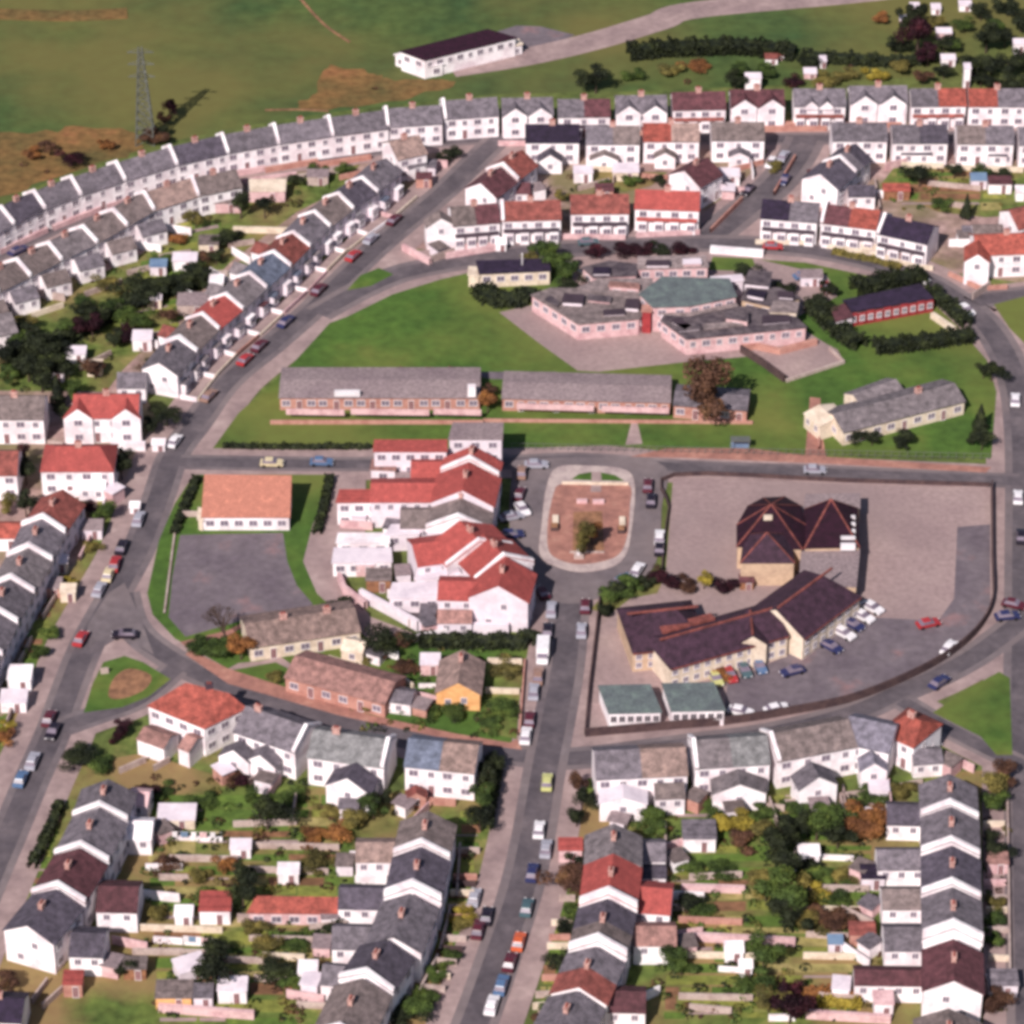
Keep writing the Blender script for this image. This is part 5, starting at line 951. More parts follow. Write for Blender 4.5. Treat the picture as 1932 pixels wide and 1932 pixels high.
TR = [(15, 700, 3, 6, d_), (55, 720, 3, 6, d_), (95, 715, 2.6, 5, d_), (60, 655, 2.8, 5, d_), (105, 672, 2.6, 4.4, d_), (130, 715, 2.2, 4, d_), (15, 640, 2.4, 4, g_), (125, 800, 1.8, 4, d_), (150, 800, 1.6, 3.4, b_), (190, 620, 2.2, 4, d_), (215, 655, 2.2, 3.6, d_), (160, 585, 2, 3, g_), (270, 585, 2.2, 3.6, d_), (325, 610, 1.8, 3, b_), (365, 525, 2, 3.4, d_), (408, 500, 1.8, 3, d_), (1124, 176, 3.4, 6, d_), (1385, 172, 2.6, 4, d_), (1730, 105, 3.2, 10, m_), (1722, 60, 2.6, 7, d_), (1750, 125, 2.6, 5, m_), (1860, 100, 3.4, 6, d_), (1895, 90, 2.4, 4, d_), (1830, 145, 3, 5, d_), (1900, 150, 3.4, 5, d_), (1870, 140, 2.6, 4.5, d_), (1760, 60, 2.2, 3.5, o_), (1925, 60, 3, 5, d_), (1800, 100, 2.2, 3, g_), (1660, 45, 2, 2.4, or_), (1910, 175, 3, 4, d_),
      (1690, 100, 2.6, 3.4, d_), (1780, 100, 2.6, 3.4, d_), (1820, 60, 2.2, 3, g_), (1850, 40, 2.6, 3.4, d_), (1880, 60, 2.6, 3, g_), (1900, 30, 2.6, 4, d_), (1930, 130, 3, 4, d_), (1850, 165, 2.4, 3.4, d_), (1880, 170, 2.4, 3, d_), (1780, 150, 2.2, 3, d_), (1700, 140, 2.4, 2.6, o_), (1650, 150, 2.6, 2.2, y_), (1600, 150, 2.6, 2.2, o_), (1560, 158, 2.6, 2, o_), (1500, 160, 2, 2, m_), (1440, 145, 3, 2.2, g_), (1400, 140, 2.6, 2, g_), (1310, 130, 2.6, 2, or_), (1260, 140, 2.6, 2, o_), (1200, 150, 2.4, 2, g_), (1530, 130, 2.6, 2.6, d_), (1740, 160, 2.2, 3, b_), (1715, 85, 2.2, 8, d_),
      (320, 225, 1.6, 5, m_), (310, 240, 1.5, 3, b_), (288, 272, 2.8, 3, b_), (300, 262, 1.8, 3, d_), (95, 292, 2, 3, b_), (135, 312, 2.4, 3, m_), (60, 300, 2, 2.2, or_), (200, 282, 1.8, 2.2, or_),
      (455, 412, 1.9, 6, d_), (500, 412, 1.9, 5, d_), (370, 430, 2.2, 4, o_), (300, 560, 3.0, 4.4, d_), (250, 560, 3, 4.4, d_), (345, 552, 2.8, 4.4, d_), (385, 545, 2.4, 3.6, d_), (175, 640, 2.6, 5, m_), (230, 610, 2.4, 3.6, g_), (75, 690, 3.6, 7, d_), (35, 665, 3, 5, g_), (80, 740, 3, 6, d_), (110, 770, 2, 6, d_, 'cone'), (140, 760, 2, 4, g_), (210, 590, 2.2, 3, g_), (270, 620, 2.4, 3.2, g_), (50, 620, 2.4, 3, o_), (20, 720, 2.4, 3, g_), (240, 650, 3, 3, m_), (120, 640, 2.4, 3.4, g_), (200, 545, 2.2, 2.6, o_), (390, 500, 2, 3, b_), (420, 470, 2, 3, d_), (180, 715, 2.4, 4, b_), (30, 690, 3, 4, d_), (150, 600, 2, 3, d_), (340, 460, 2, 2.4, or_), (310, 500, 2, 2.4, g_), (440, 455, 2.6, 2.4, d_),
      (316, 805, 2.4, 4.4, d_), (290, 815, 1.8, 3, d_), (230, 905, 2, 4.4, d_), (238, 880, 1.6, 3.6, d_), (50, 915, 2.4, 5, d_), (45, 880, 1.6, 4, m_), (50, 975, 2.2, 4.5, d_), (195, 985, 2.2, 3.6, g_), (165, 975, 1.6, 3, m_), (15, 970, 2, 3.4, o_), (135, 1000, 1.6, 3, d_), (170, 1040, 1.6, 1.8, o_), (130, 1110, 1.6, 1.8, y_), (95, 1205, 1.8, 1.8, g_), (70, 1240, 1.8, 2, g_), (15, 1380, 1.6, 1.8, y_), (5, 1400, 1.8, 2, or_),
      (1020, 495, 2.6, 5, g_), (1045, 515, 3.2, 5, g_), (1065, 535, 2.8, 4.6, g_), (1080, 555, 2.4, 3.2, d_), (1000, 500, 1.6, 2.6, o_), (1125, 490, 2.4, 2.6, m_), (1180, 480, 3, 2, m_), (1210, 480, 2.4, 2, m_), (1240, 478, 2.4, 1.8, d_), (1290, 480, 2.4, 2, m_), (1410, 525, 2, 2.8, d_), (1440, 555, 2.6, 2, d_), (1480, 556, 2.6, 2, d_), (1470, 600, 2, 2, d_), (920, 780, 1.8, 4.4, or_), (925, 755, 1.5, 3.2, b_),
      (1735, 352, 2.8, 5, d_), (1822, 415, 1.7, 5, d_, 'cone'), (1800, 338, 1.8, 3, d_), (1880, 345, 3, 2.4, d_), (1775, 395, 2, 2.4, g_), (1850, 330, 2, 2.2, g_), (1870, 720, 2.2, 4, d_), (1855, 715, 1.6, 3, d_), (1848, 815, 2, 5, d_, 'cone'), (1852, 850, 2.2, 3.8, d_), (1835, 840, 1.6, 3, d_), (1612, 838, 1.8, 3, d_), (1645, 842, 1.5, 2.6, d_), (1710, 840, 2, 3.4, d_), (1700, 845, 1.4, 2.4, d_),
      (1560, 600, 2.4, 3, d_), (1540, 590, 2.4, 3, d_), (1560, 560, 2, 3, d_), (855, 300, 2, 2.4, d_), (840, 308, 1.6, 2, d_), (1085, 390, 1.6, 2.4, d_), (1140, 360, 1.8, 2.2, g_), (1060, 380, 1.6, 2, o_), (1190, 350, 2, 2, g_), (1240, 345, 1.6, 1.8, d_), (650, 330, 2, 2.2, g_), (600, 330, 2, 2, g_), (560, 350, 2, 2.6, d_), (1460, 318, 1.8, 2, o_),
      (455, 1245, 2.4, 4.6, or_), (400, 1240, 2.8, 3, g_), (425, 1240, 2.4, 3, g_), (378, 1232, 2, 2.4, g_), (730, 1238, 3.2, 5, d_), (765, 1225, 2, 3, b_), (640, 1150, 2, 2, d_), (700, 1240, 2, 2.4, b_), (620, 1162, 1.6, 1.8, d_), (550, 1295, 1.8, 1.6, g_), (520, 1285, 1.6, 1.4, o_), (690, 1250, 1.6, 1.6, o_), (760, 1270, 2, 2, b_), (958, 1270, 2.2, 2.4, o_), (940, 1345, 2.4, 2, g_), (860, 1352, 2.4, 1.8, g_), (810, 1345, 2, 1.6, g_), (760, 1340, 2, 1.4, g_), (925, 1370, 2, 1.6, g_), (700, 1335, 2, 1.4, o_),
      (1100, 1050, 2.2, 6, o_), (1116, 1030, 1.7, 4.5, or_), (1190, 1112, 2, 2.6, g_), (1150, 1140, 2.4, 3, g_), (1170, 1128, 2.2, 2.8, d_), (1220, 1108, 2, 2.4, d_), (1243, 1100, 1.6, 3, m_), (1328, 1112, 1.6, 3.4, y_), (1290, 1112, 2.2, 2, b_), (1365, 1112, 2.2, 1.6, m_), (1145, 1160, 1.8, 2, d_), (1270, 1110, 1.8, 2, m_), (1355, 1275, 1.8, 2.4, or_),
      (155, 1440, 2.4, 3, d_), (140, 1450, 2.2, 3, d_), (195, 1450, 2.6, 1.8, g_), (235, 1385, 1.6, 2.6, m_), (220, 1400, 1.4, 2.4, m_), (505, 1565, 2.9, 6, d_), (490, 1545, 2.2, 5, g_), (525, 1545, 2, 5, g_), (705, 1545, 2, 4.6, g_), (715, 1530, 1.8, 4, d_), (460, 1715, 2.6, 5.4, d_), (465, 1680, 2, 5, d_), (405, 1875, 3, 7, d_), (410, 1820, 2, 5, d_), (235, 1840, 2, 2.6, d_), (515, 1850, 3, 2.8, d_), (545, 1860, 2.4, 2.4, g_), (500, 1800, 2, 2.6, o_), (425, 1640, 1.6, 2.4, or_), (395, 1700, 2, 1.8, g_), (600, 1640, 2.4, 2.2, o_), (640, 1590, 2.4, 2.6, or_), (670, 1565, 2.4, 2.8, o_), (20, 1870, 2, 3, b_), (480, 1760, 2, 2, o_), (590, 1580, 2.2, 1.8, or_), (620, 1760, 2.6, 1.8, d_), (560, 1790, 2.6, 1.6, g_),
      (912, 1530, 2, 5, g_), (920, 1490, 2, 5, d_), (905, 1565, 2.2, 4, d_), (925, 1460, 1.8, 4, d_), (1098, 1535, 1.8, 5, d_), (1092, 1500, 1.5, 4, b_), (1088, 1560, 1.6, 3.4, d_), (1068, 1680, 3.0, 4.2, b_), (1085, 1650, 2, 3, d_), (1465, 1620, 3.2, 7, d_), (1490, 1590, 2.8, 6, d_), (1540, 1585, 3.4, 5.5, g_), (1580, 1600, 2.8, 4.6, d_), (1620, 1580, 3.6, 4.6, or_), (1560, 1560, 2.8, 4, g_), (1655, 1565, 2.4, 4, or_), (1470, 1720, 3.6, 7, g_), (1445, 1700, 2.8, 5, o_), (1490, 1750, 3, 5, d_), (1500, 1700, 2.4, 4, o_), (1480, 1660, 2.6, 6, d_),
      (1440, 1830, 2.8, 5, g_), (1430, 1880, 2.6, 4, g_), (1450, 1910, 2.6, 4, o_), (1490, 1930, 3.2, 5.5, m_), (1485, 1890, 1.8, 4, m_), (1265, 1820, 2.6, 4, g_), (1285, 1840, 2.2, 3, g_), (1390, 1570, 2.8, 3, y_), (1420, 1580, 2.4, 2.6, o_), (1400, 1600, 2.4, 2.2, b_), (1360, 1560, 2.2, 2.6, g_), (1225, 1555, 2.4, 3.4, g_), (1240, 1580, 2, 2.6, g_), (1310, 1710, 2.4, 1.8, d_), (1325, 1720, 2, 1.6, g_), (1540, 1700, 2.4, 2.2, y_), (1575, 1710, 2.4, 2, g_), (1560, 1750, 3, 2.6, b_), (1530, 1760, 2.6, 2.6, o_), (1590, 1745, 2.2, 2.4, b_), (1555, 1660, 2.6, 1.8, g_), (1600, 1655, 2.4, 1.6, o_), (1525, 1640, 2, 2, d_),
      (1880, 1500, 2.8, 4, o_), (1895, 1480, 2.4, 3.4, b_), (1870, 1530, 2.2, 3, g_), (1875, 1625, 2, 3.6, d_), (1868, 1600, 1.6, 2.6, d_), (1880, 1740, 2, 2, g_), (1875, 1715, 1.8, 1.8, o_), (1885, 1905, 2.4, 3, b_), (1870, 1780, 1.8, 2, g_), (1085, 1735, 2, 2.4, g_), (1070, 1760, 1.8, 2, d_), (1055, 1830, 1.8, 3, d_), (1030, 1930, 2, 2.4, b_), (1040, 1910, 1.8, 2.4, g_), (780, 1910, 2.8, 2.6, g_), (800, 1890, 2.4, 2.2, g_), (760, 1930, 2.8, 2.6, d_), (870, 1750, 1.8, 1.6, o_), (850, 1810, 1.8, 1.6, g_), (868, 1730, 1.8, 1.6, y_), (820, 1850, 1.8, 1.6, g_), (1290, 1640, 2.4, 2, g_), (1350, 1650, 2.4, 1.8, g_), (1420, 1490, 2, 1.8, g_), (1340, 1525, 2, 1.6, g_), (1640, 1510, 2.6, 2, g_), (1700, 1500, 2.4, 2, o_), (1670, 1495, 2, 1.8, g_), (1440, 1545, 2.4, 2, g_), (1500, 1530, 2.6, 1.8, g_),
      (300, 1500, 2.2, 1.6, g_), (430, 1475, 1.8, 2, b_), (460, 1480, 1.8, 1.8, m_), (560, 1510, 2, 1.8, g_), (385, 1520, 2.4, 1.4, g_), (620, 1540, 2, 1.8, o_), (275, 1515, 1.8, 3, m_), (310, 1640, 2, 1.8, b_), (380, 1660, 2, 1.6, o_), (300, 1730, 2, 1.8, o_)]
for t in TR: tree(*t)
tree(425, 1225, 3.4, 8.5, 'bark', 'bare', 'bare reddish-brown tree at lower edge of the asphalt yard')

def hedge(label, pts, w=1.4, h=1.6, m='leaf_dark'):
    r = random.Random(len(label)); line = [P(*p).to_2d() for p in pts]; V, Fc = [], []
    b = MB(); ribbon_mesh(b, line, w*.36, -w*.36, -.1, h*.8)
    for v in b.v: V.append(v)
    Fc += b.f
    for i in range(len(line)-1):
        a, c = line[i], line[i+1]; L = (c-a).length; d = (c-a)/L; n = Vector((-d.y, d.x))
        for _ in range(int(L*w*26)):
            t = r.random()*L; bump = .85 + .2*math.sin(t*1.3+i) + .12*math.sin(t*3.7)
            q = r.random(); 
            if q < .5: p = V3(a + d*t + n*r.uniform(-.5, .5)*w, h*bump*r.uniform(.8, 1.05))
            else: p = V3(a + d*t + n*(w/2*r.uniform(.8, 1.15))*(1 if q < .75 else -1), r.uniform(0, h*bump))
            s = r.uniform(.16, .34); u = Vector((r.gauss(0, 1), r.gauss(0, 1), r.gauss(0, 1))).normalized(); t2 = u.cross(Vector((r.gauss(0, 1), r.gauss(0, 1), r.gauss(0, 1)))).normalized()
            k = len(V); V += [p-u*s, p-t2*s, p+u*s, p+t2*s]; Fc.append((k, k+1, k+2, k+3))
    c = P(*pts[0]); o = mk('hedge', [v - c for v in V], Fc, m, None, c); thing(o, 'hedge', label, label=label)
hedge('dense dark hedge belt between the inner arc gardens and the road terrace', [(20, 700), (90, 665), (150, 630), (225, 590), (300, 555), (390, 535)], 3.6, 2.6)
hedge('dark hedge line crossing the top of the fields', [(1185, 108), (1260, 100), (1330, 98), (1400, 96), (1500, 108)], 4.5, 2.6)
hedge('dark hedge continuing right above the gabled top row', [(1510, 112), (1600, 118), (1700, 125), (1760, 112)], 3, 2)
hedge('dark clipped hedge in front of the small cream building', [(905, 552), (930, 572), (990, 572), (1000, 556)], 4, 2.2)
hedge('black-green hedge left of the long red-fronted hall', [(1530, 580), (1560, 612), (1590, 640), (1625, 660)], 3.4, 2.6)
hedge('black-green hedge along lower side of the red-fronted hall lawn', [(1648, 664), (1740, 654), (1835, 640)], 3.4, 2.2)
hedge('dark hedge behind the long red-fronted hall', [(1610, 555), (1680, 540), (1745, 530)], 4, 2.8)
hedge('dark hedge right of the red-fronted hall', [(1755, 555), (1790, 585), (1825, 618)], 2.6, 2.2)
hedge('dark clipped hedge directly below the nearest shop', [(790, 1216), (880, 1218), (990, 1218), (1000, 1200)], 3, 1.8)
hedge('orange autumn hedge at bottom right gardens', [(1478, 1878), (1560, 1882), (1625, 1886)], 1.8, 1.6, 'leaf_orange')
hedge('golden clipped hedge beside the orange hedge', [(1540, 1896), (1625, 1900)], 1.4, 1.4, 'leaf_yellow')
hedge('green hedge along the right edge of the orange-roofed hall lawn', [(622, 905), (612, 960), (598, 1010)], 1.4, 1.4, 'leaf_dark')
hedge('dark hedge along left edge of orange-roofed hall lawn', [(372, 905), (348, 960), (328, 1010)], 1.4, 1.2, 'leaf_dark')
hedge('thin dark hedge at lower edge of the playing field', [(540, 706), (700, 706), (880, 704)], 1.2, 1.0, 'leaf_brown')
hedge('low green hedge at front of the school road lawn', [(420, 845), (560, 847), (700, 846)], 1.0, 1.0, 'leaf_dark')
hedge('dark hedge beside the lower left road', [(60, 1640), (90, 1580), (115, 1520)], 1.4, 1.6, 'leaf_dark')
hedge('dark hedge right of the half blue-roofed house garden', [(940, 1450), (930, 1500), (918, 1570)], 1.6, 1.8, 'leaf_dark')
hedge('low hedge in front of the navy-roofed house', [(1570, 478), (1640, 492), (1700, 508)], 1.2, 1.0, 'leaf_olive')

# ------------------------------------------------------------------ pylon / mast in the field
root = empty('pylon', P(275, 268)); b = MB(); c0 = root.location; Ht = 21.0
def bar(b, p, q, w_=.07):
    p, q = Vector(p), Vector(q); d = (q-p).normalized(); t = d.cross(Vector((.2, .3, .9))).normalized()*w_; u = d.cross(t).normalized()*w_
    for a, c in ((t, u), (u, -t), (-t, -u), (-u, t)): b.face([p+a, p+c, q+c, q+a])
def wz(z): return 1.5*(1-z/Ht)+.35
for sx, sy in ((-1, -1), (1, -1), (1, 1), (-1, 1)):
    b = MB(); bar(b, (sx*wz(0), sy*wz(0), 0), (sx*wz(Ht), sy*wz(Ht), Ht), .11); mk('leg', b.v, b.f, 'steel', root)
b = MB(); z = 0
while z < Ht-1.5:
    z2 = z + 2.0; k, k2 = wz(z), wz(z2); cs = ((-1, -1), (1, -1), (1, 1), (-1, 1))
    for i in range(4):
        a, c = cs[i], cs[(i+1) % 4]; bar(b, (a[0]*k, a[1]*k, z), (c[0]*k2, c[1]*k2, z2)); bar(b, (c[0]*k, c[1]*k, z), (a[0]*k2, a[1]*k2, z2)); bar(b, (a[0]*k2, a[1]*k2, z2), (c[0]*k2, c[1]*k2, z2))
    z = z2
mk('lattice', b.v, b.f, 'steel', root)
for z in (14.5, 17.2, 19.8):
    b = MB(); bar(b, (-2.6, 0, z), (2.6, 0, z), .1); bar(b, (-2.6, 0, z), (0, 0, z+1), .06); bar(b, (2.6, 0, z), (0, 0, z+1), .06); mk('crossarm', b.v, b.f, 'steel', root)
thing(root, 'pylon', '', label='tall grey lattice pylon standing in the field above the long arc')
root = empty('flagpole', P(985, 528)); b = MB(); bar(b, (0, 0, 0), (0, 0, 5.5), .12); mk('pole', b.v, b.f, 'frame', root); b = MB(); bar(b, (0, 0, 5.5), (0, 0, 5.7), .2); mk('finial', b.v, b.f, 'frame', root)
thing(root, 'pole', '', label='white pole standing against the small cream building')
root = empty('bus_shelter', P(1396, 850)); c = root.location; 
b = MB(); b.box(c, 3.4, 1.6, 2.3, 2.45); b.build('roof', 'steel', root); b = MB(); b.box(c + Vector((0, .7, 0)), 3.2, .1, .1, 2.3); b.build('back_panel', 'blue_glass', root)
for q in (-1.5, 1.5): b = MB(); b.box(c + Vector((q, -.6, 0)), .12, .12, 0, 2.3); b.build('post', 'steel', root)
thing(root, 'shelter', '', label='grey-blue bus shelter on the lawn edge above the school road')
# school railing on the lawn edge
root = empty('railing', P(1550, 858)); b = MB(); l0, l1 = P(965, 848), P(1865, 868)
for z in (.5, 1.3): bar(b, l0 - root.location + Vector((0, 0, z)), l1 - root.location + Vector((0, 0, z)), .04)
mk('rail', b.v, b.f, 'steel', root); b = MB()
for i in range(60): q = l0.lerp(l1, i/59) - root.location; bar(b, q, q + Vector((0, 0, 1.4)), .05)
po = mk('post', b.v, b.f, 'steel', root); po['kind'] = 'stuff'
thing(root, 'railing', '', label='thin steel railing along the lawn beside the school road')
# washing lines
for i, (x0, y0, x1, y1) in enumerate(((320, 1588, 420, 1590), (345, 1785, 410, 1790))):
    c = P(x0, y0); root = empty('washing_line', c); e1 = P(x1, y1) - c
    for q in (Vector((0, 0, 0)), e1): b = MB(); bar(b, q, q + Vector((0, 0, 2)), .05); mk('post', b.v, b.f, 'steel', root)
    b = MB(); bar(b, (0, 0, 1.95), e1 + Vector((0, 0, 1.95)), .02); mk('line', b.v, b.f, 'frame', root)
    for k in range(5):
        q = e1*(k+.6)/5.6; b = MB(); s = .55 if k % 2 else .38
        for f_ in range(4):
            x_ = q + e1.normalized()*(f_-2)*s*.5; x2 = q + e1.normalized()*(f_-1)*s*.5; wv = .06*(-1)**f_
            b.face([x_ + Vector((0, wv, .9)), x2 + Vector((0, -wv, .9)), x2 + Vector((0, 0, 1.93)), x_ + Vector((0, 0, 1.93))])
        mk('cloth', b.v, b.f, ['frame', 'blue_glass', 'white_wall', 'pink_wall'][k % 4], root)
    thing(root, 'washing line', '', label=['washing line hung with white and blue laundry in the upper left gardens', 'washing line with pale laundry near the bottom left gardens'][i])

# ------------------------------------------------------------------ cars
def car_meshes():
    # side profile of the lower body and of the glasshouse, in metres (length along x)
    body = [(-2.05, .35), (-2.1, .62), (-2.02, .86), (-1.15, .93), (1.0, .95), (1.95, .82), (2.08, .6), (2.03, .33)]
    def loft(prof, widths):
        b = MB(); n = len(prof)
        l = [Vector((x, -w_, z)) for (x, z), w_ in zip(prof, widths)]; r = [Vector((x, w_, z)) for (x, z), w_ in zip(prof, widths)]
        b.face(l); b.face(r[::-1])
        for i in range(n): j = (i+1) % n; b.face([l[j], l[i], r[i], r[j]])
        return b
    bd = loft(body, [.78, .8, .8, .82, .82, .78, .76, .76])
    cab = loft([(-1.65, .92), (-1.2, 1.36), (.25, 1.4), (.95, .95)], [.78, .62, .62, .78])
    top = loft([(-1.2, 1.365), (-1.15, 1.42), (.2, 1.455), (.26, 1.405)], [.63, .58, .58, .63])
    wh = MB(); N = 10
    for i in range(N):
        a0, a1 = 2*math.pi*i/N, 2*math.pi*(i+1)/N; p = lambda a, y, r_=.31: Vector((r_*math.cos(a), y, r_*math.sin(a)))
        wh.face([p(a0, -.1), p(a1, -.1), p(a1, .1), p(a0, .1)]); wh.face([Vector((0, -.1, 0)), p(a1, -.1), p(a0, -.1)]); wh.face([Vector((0, .1, 0)), p(a0, .1), p(a1, .1)])
    def me(nm, b, m):
        q = bpy.data.meshes.new(nm); q.from_pydata([tuple(v) for v in b.v], [], b.f); q.materials.append(MATS[m]); return q
    lt = MB(); lt.box((0, 0), .08, .3, -.08, .08)
    return me('body', bd, 'frame'), me('windows', cab, 'glass'), me('roof', top, 'frame'), me('wheel', wh, 'tyre'), me('light', lt, 'frame')
BODY, CABIN, TOP, WHEEL, LIGHT = car_meshes()
PAINT = {}
def paint(nm, c): PAINT[nm] = mat('paint_' + nm, rgb(*c), rgb(*[v*.94 for v in c]), scale=1, rough=.3, spec=.5, fineamt=.02)
for nm, c in dict(red=(170, 52, 56), maroon=(92, 38, 50), white=(236, 228, 232), black=(38, 30, 42), navy=(50, 52, 92), blue=(86, 110, 146), silver=(168, 164, 176), cream=(216, 196, 160), orange=(206, 96, 60), teal=(74, 96, 104), yellow=(196, 192, 128), brown=(150, 116, 104)).items(): paint(nm, c)
def car(x, y, col, x2, y2, z=.04, van=False, label=None):
    """(x2,y2): a second picture point the car points to"""
    c = P(x, y); c.z = z; d = (P(x2, y2) - P(x, y)); root = empty('parked_van' if van else 'parked_car', c); root.rotation_euler.z = math.atan2(d.y, d.x)
    def add(me, nm, loc=(0, 0, 0), sc=(1, 1, 1), pt=None):
        o = bpy.data.objects.new(nm, me); COL.objects.link(o); o.parent = root; o.location = loc; o.scale = sc
        if pt: o.material_slots[0].link = 'OBJECT'; o.material_slots[0].material = PAINT[pt]
        return o
    if van:
        add(BODY, 'body', sc=(1.25, 1.15, 1), pt=col); b = MB(); b.prism([Vector((a, q)) for a, q in ((-2.6, -1), (1.2, -1), (1.2, 1), (-2.6, 1))], .9, [2.5]*4, 0, True); o = mk('cargo_box', b.v, b.f, PAINT[col], root)
        add(CABIN, 'cab_windows', (1.15, 0, .15), (.8, 1.1, 1.1)); add(TOP, 'cab_roof', (1.15, 0, .15), (.8, 1.1, 1.1), col)
    else:
        s = R.uniform(.92, 1.06); add(BODY, 'body', sc=(s, 1, 1), pt=col); add(CABIN, 'windows', sc=(s, 1, 1)); add(TOP, 'roof', sc=(s, 1, 1), pt=col)
    for a in (-1.3, 1.3):
        for q in (-.74, .74): add(WHEEL, 'wheel', (a*(1.2 if van else 1), q*(1.12 if van else 1), .31))
    for q in (-.55, .55): add(LIGHT, 'headlight', ((2.08 if not van else 2.6), q, .66))
    thing(root, 'van' if van else 'car', f'{col} {"van" if van else "car"}', None, 'vehicles parked along the roads', label)
CARS = [(262, 985, 'silver', 275, 950), (205, 1090, 'cream', 215, 1065), (188, 1118, 'silver', 200, 1095), (330, 838, 'white', 345, 818), (540, 612, 'navy', 565, 590), (395, 752, 'brown', 415, 732), (700, 456, 'silver', 735, 425), (62, 1442, 'silver', 75, 1410), (962, 1822, 'maroon', 972, 1790), (1097, 1196, 'silver', 1099, 1160), (918, 1735, 'black', 925, 1700), (1260, 930, 'navy', 1262, 905) if 0 else (1228, 950, 'black', 1230, 925), (463, 684, 'red', 510, 640), (490, 658, 'maroon', 535, 615), (602, 552, 'maroon', 640, 515), (667, 488, 'red', 710, 450), (744, 420, 'maroon', 780, 388), (230, 1038, 'black', 245, 1000), (217, 1070, 'red', 228, 1035), (513, 879, 'cream', 560, 880), (607, 877, 'blue', 650, 878), (153, 1211, 'red', 180, 1165), (236, 1203, 'black', 200, 1203), (93, 1362, 'maroon', 115, 1310), (100, 1386, 'black', 80, 1430), (40, 1476, 'blue', 60, 1430),
        (985, 966, 'white', 1005, 990), (965, 980, 'silver', 985, 976), (965, 1014, 'navy', 985, 1012), (980, 938, 'maroon', 985, 925), (984, 897, 'brown', 986, 880), (1012, 882, 'silver', 1040, 882), (1244, 1020, 'white', 1246, 990), (1244, 1041, 'black', 1246, 1010), (1202, 1082, 'white', 1212, 1066), (1174, 1100, 'blue', 1190, 1090), (1040, 1156, 'silver', 1042, 1130), (1022, 1123, 'maroon', 1012, 1110), (1104, 1150, 'maroon', 1106, 1120), (1033, 1196, 'black', 1037, 1160), (1015, 1282, 'brown', 1018, 1250), (1007, 1311, 'silver', 1010, 1280), (999, 1364, 'maroon', 1003, 1330), (992, 1394, 'white', 996, 1370), (1032, 1482, 'yellow', 1035, 1450),
        (1017, 1572, 'white', 1021, 1540), (1030, 1608, 'silver', 1034, 1580), (1004, 1653, 'navy', 1010, 1620), (994, 1719, 'teal', 1001, 1690), (979, 1783, 'orange', 988, 1750), (946, 1865, 'blue', 960, 1820), (928, 1903, 'white', 938, 1870), (902, 1760, 'maroon', 912, 1720), 
        (1645, 1152, 'white', 1668, 1164), (1627, 1168, 'white', 1650, 1180), (1591, 1200, 'white', 1614, 1212), (1609, 1184, 'navy', 1632, 1196), (1568, 1226, 'navy', 1590, 1238), (1376, 1278, 'red', 1386, 1296), (1350, 1286, 'yellow', 1360, 1304), (1432, 1262, 'blue', 1442, 1280), (1404, 1270, 'teal', 1414, 1288), (1397, 1348, 'white', 1430, 1355), (1465, 1343, 'white', 1495, 1336), (1790, 1228, 'white', 1798, 1218), (1751, 1182, 'red', 1770, 1178), (1772, 1293, 'navy', 1790, 1280), (1900, 1168, 'navy', 1920, 1166), (1912, 1146, 'maroon', 1930, 1150), (1537, 892, 'silver', 1580, 893), (1735, 530, 'white', 1765, 545), (1822, 590, 'white', 1850, 612), (1458, 470, 'red', 1500, 472), (1915, 760, 'white', 1916, 720), (1920, 944, 'white', 1920, 910), (1926, 1018, 'black', 1926, 980), (1518, 525, 'blue', 1545, 520), (1535, 535, 'silver', 1565, 530), (1558, 548, 'red', 1565, 560), (1110, 462, 'teal', 1150, 460), (1455, 312, 'white', 1440, 335), (1411, 364, 'black', 1395, 380), (1480, 345, 'navy', 1470, 360), (1478, 300, 'silver', 1488, 285), (35, 478, 'navy', 60, 466), (1495, 1272, 'navy', 1465, 1280), (1752, 1404, 'navy', 1790, 1422), (1222, 922, 'maroon', 1224, 900), (895, 1700, 'silver', 905, 1660), (1490, 1226, 'navy', 1460, 1232)]
for c in CARS: car(*c)
car(1024, 1240, 'white', 1020, 1290, van=True, label='large white box van parked on the left of the central road')

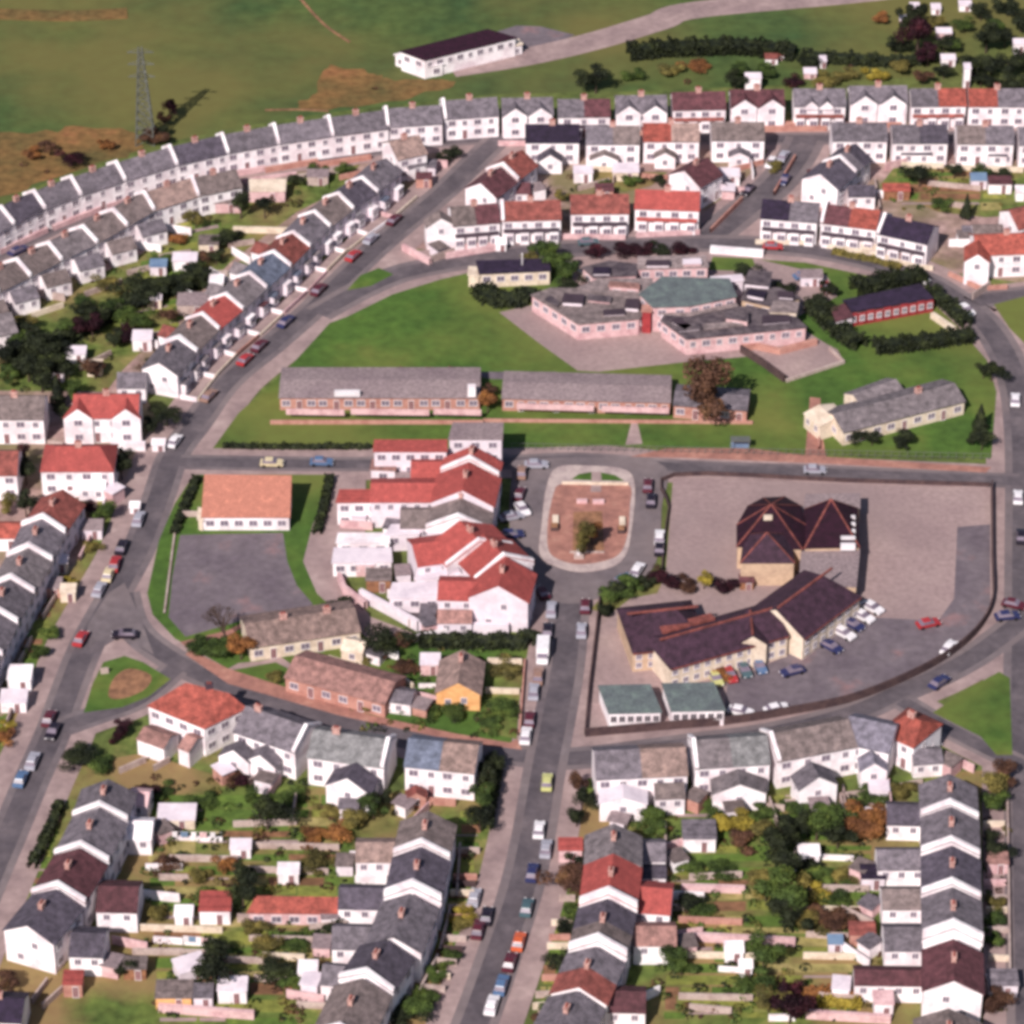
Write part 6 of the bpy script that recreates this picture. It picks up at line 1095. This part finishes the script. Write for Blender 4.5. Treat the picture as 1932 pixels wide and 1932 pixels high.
# ------------------------------------------------------------------ labels
bpy.context.view_layer.update()
ORD = ['first', 'second', 'third', 'fourth', 'fifth', 'sixth', 'seventh', 'eighth', 'ninth', 'tenth', 'eleventh', 'twelfth', 'thirteenth']
used = set(); groups = {}
for o, desc, row_, label in THINGS:
    if label: o['label'] = label; used.add(label); continue
    sx, sy = D(o.matrix_world.translation)
    w_ = row_ or where(o, sx, sy); groups.setdefault((desc if not row_ else row_, w_), []).append((sx, sy, o, desc, bool(row_)))
for (k, w_), L in groups.items():
    rows = L[0][4]
    spx = max(l[0] for l in L) - min(l[0] for l in L); spy = (max(l[1] for l in L) - min(l[1] for l in L))
    horiz = spx >= spy*.9; L.sort(key=lambda l: l[0] if horiz else l[1]); n = len(L)
    for i, (sx, sy, o, desc, isrow) in enumerate(L):
        if n == 1: t = f'{desc} {w_}'
        else:
            if horiz: pos = 'leftmost' if i == 0 else 'rightmost' if i == n-1 else f'{ORD[min(i, 12)]} from left'
            else: pos = 'farthest' if i == 0 else 'nearest' if i == n-1 else f'{ORD[min(i, 12)]} from top'
            t = f'{desc} {w_}, {pos}' 
        t = t.replace('two front gables', 'twin gables') if len(t.split()) > 16 else t
        ws = t.split()
        if len(ws) > 16: t = t.replace('white house with ', 'house with ').replace(' roof halves', ' roof').replace(' and two front gables', ' and twin gables').replace('white house', 'house')
        if len(t.split()) > 16: t = t.replace(' of the long arc beside the field', ' of the long field arc').replace(' in the second row from the field', ' in the second field row').replace('bright white house', 'white house').replace(' and open white gable', '').replace('column at the lower right edge', 'right-edge column').replace('roof and twin gables', 'roof, twin gables').replace(' and slate rear wing', '').replace('in the row facing the school roofs', 'in the row facing the school').replace('low white', 'white')
        if len(t.split()) > 16: print('LONG', t)
        while t in used: t = 'another ' + t; print('DUP', t)
        used.add(t); o['label'] = t
# keep only things the picture could show
for o, *_ in THINGS:
    sx, sy = D(o.location)
    if sx < -70 or sx > 2010 or sy < -40 or sy > 2040:
        for c in o.children_recursive: bpy.data.objects.remove(c)
        bpy.data.objects.remove(o)
print('THINGS', len(THINGS), 'OBJECTS', len(bpy.data.objects))
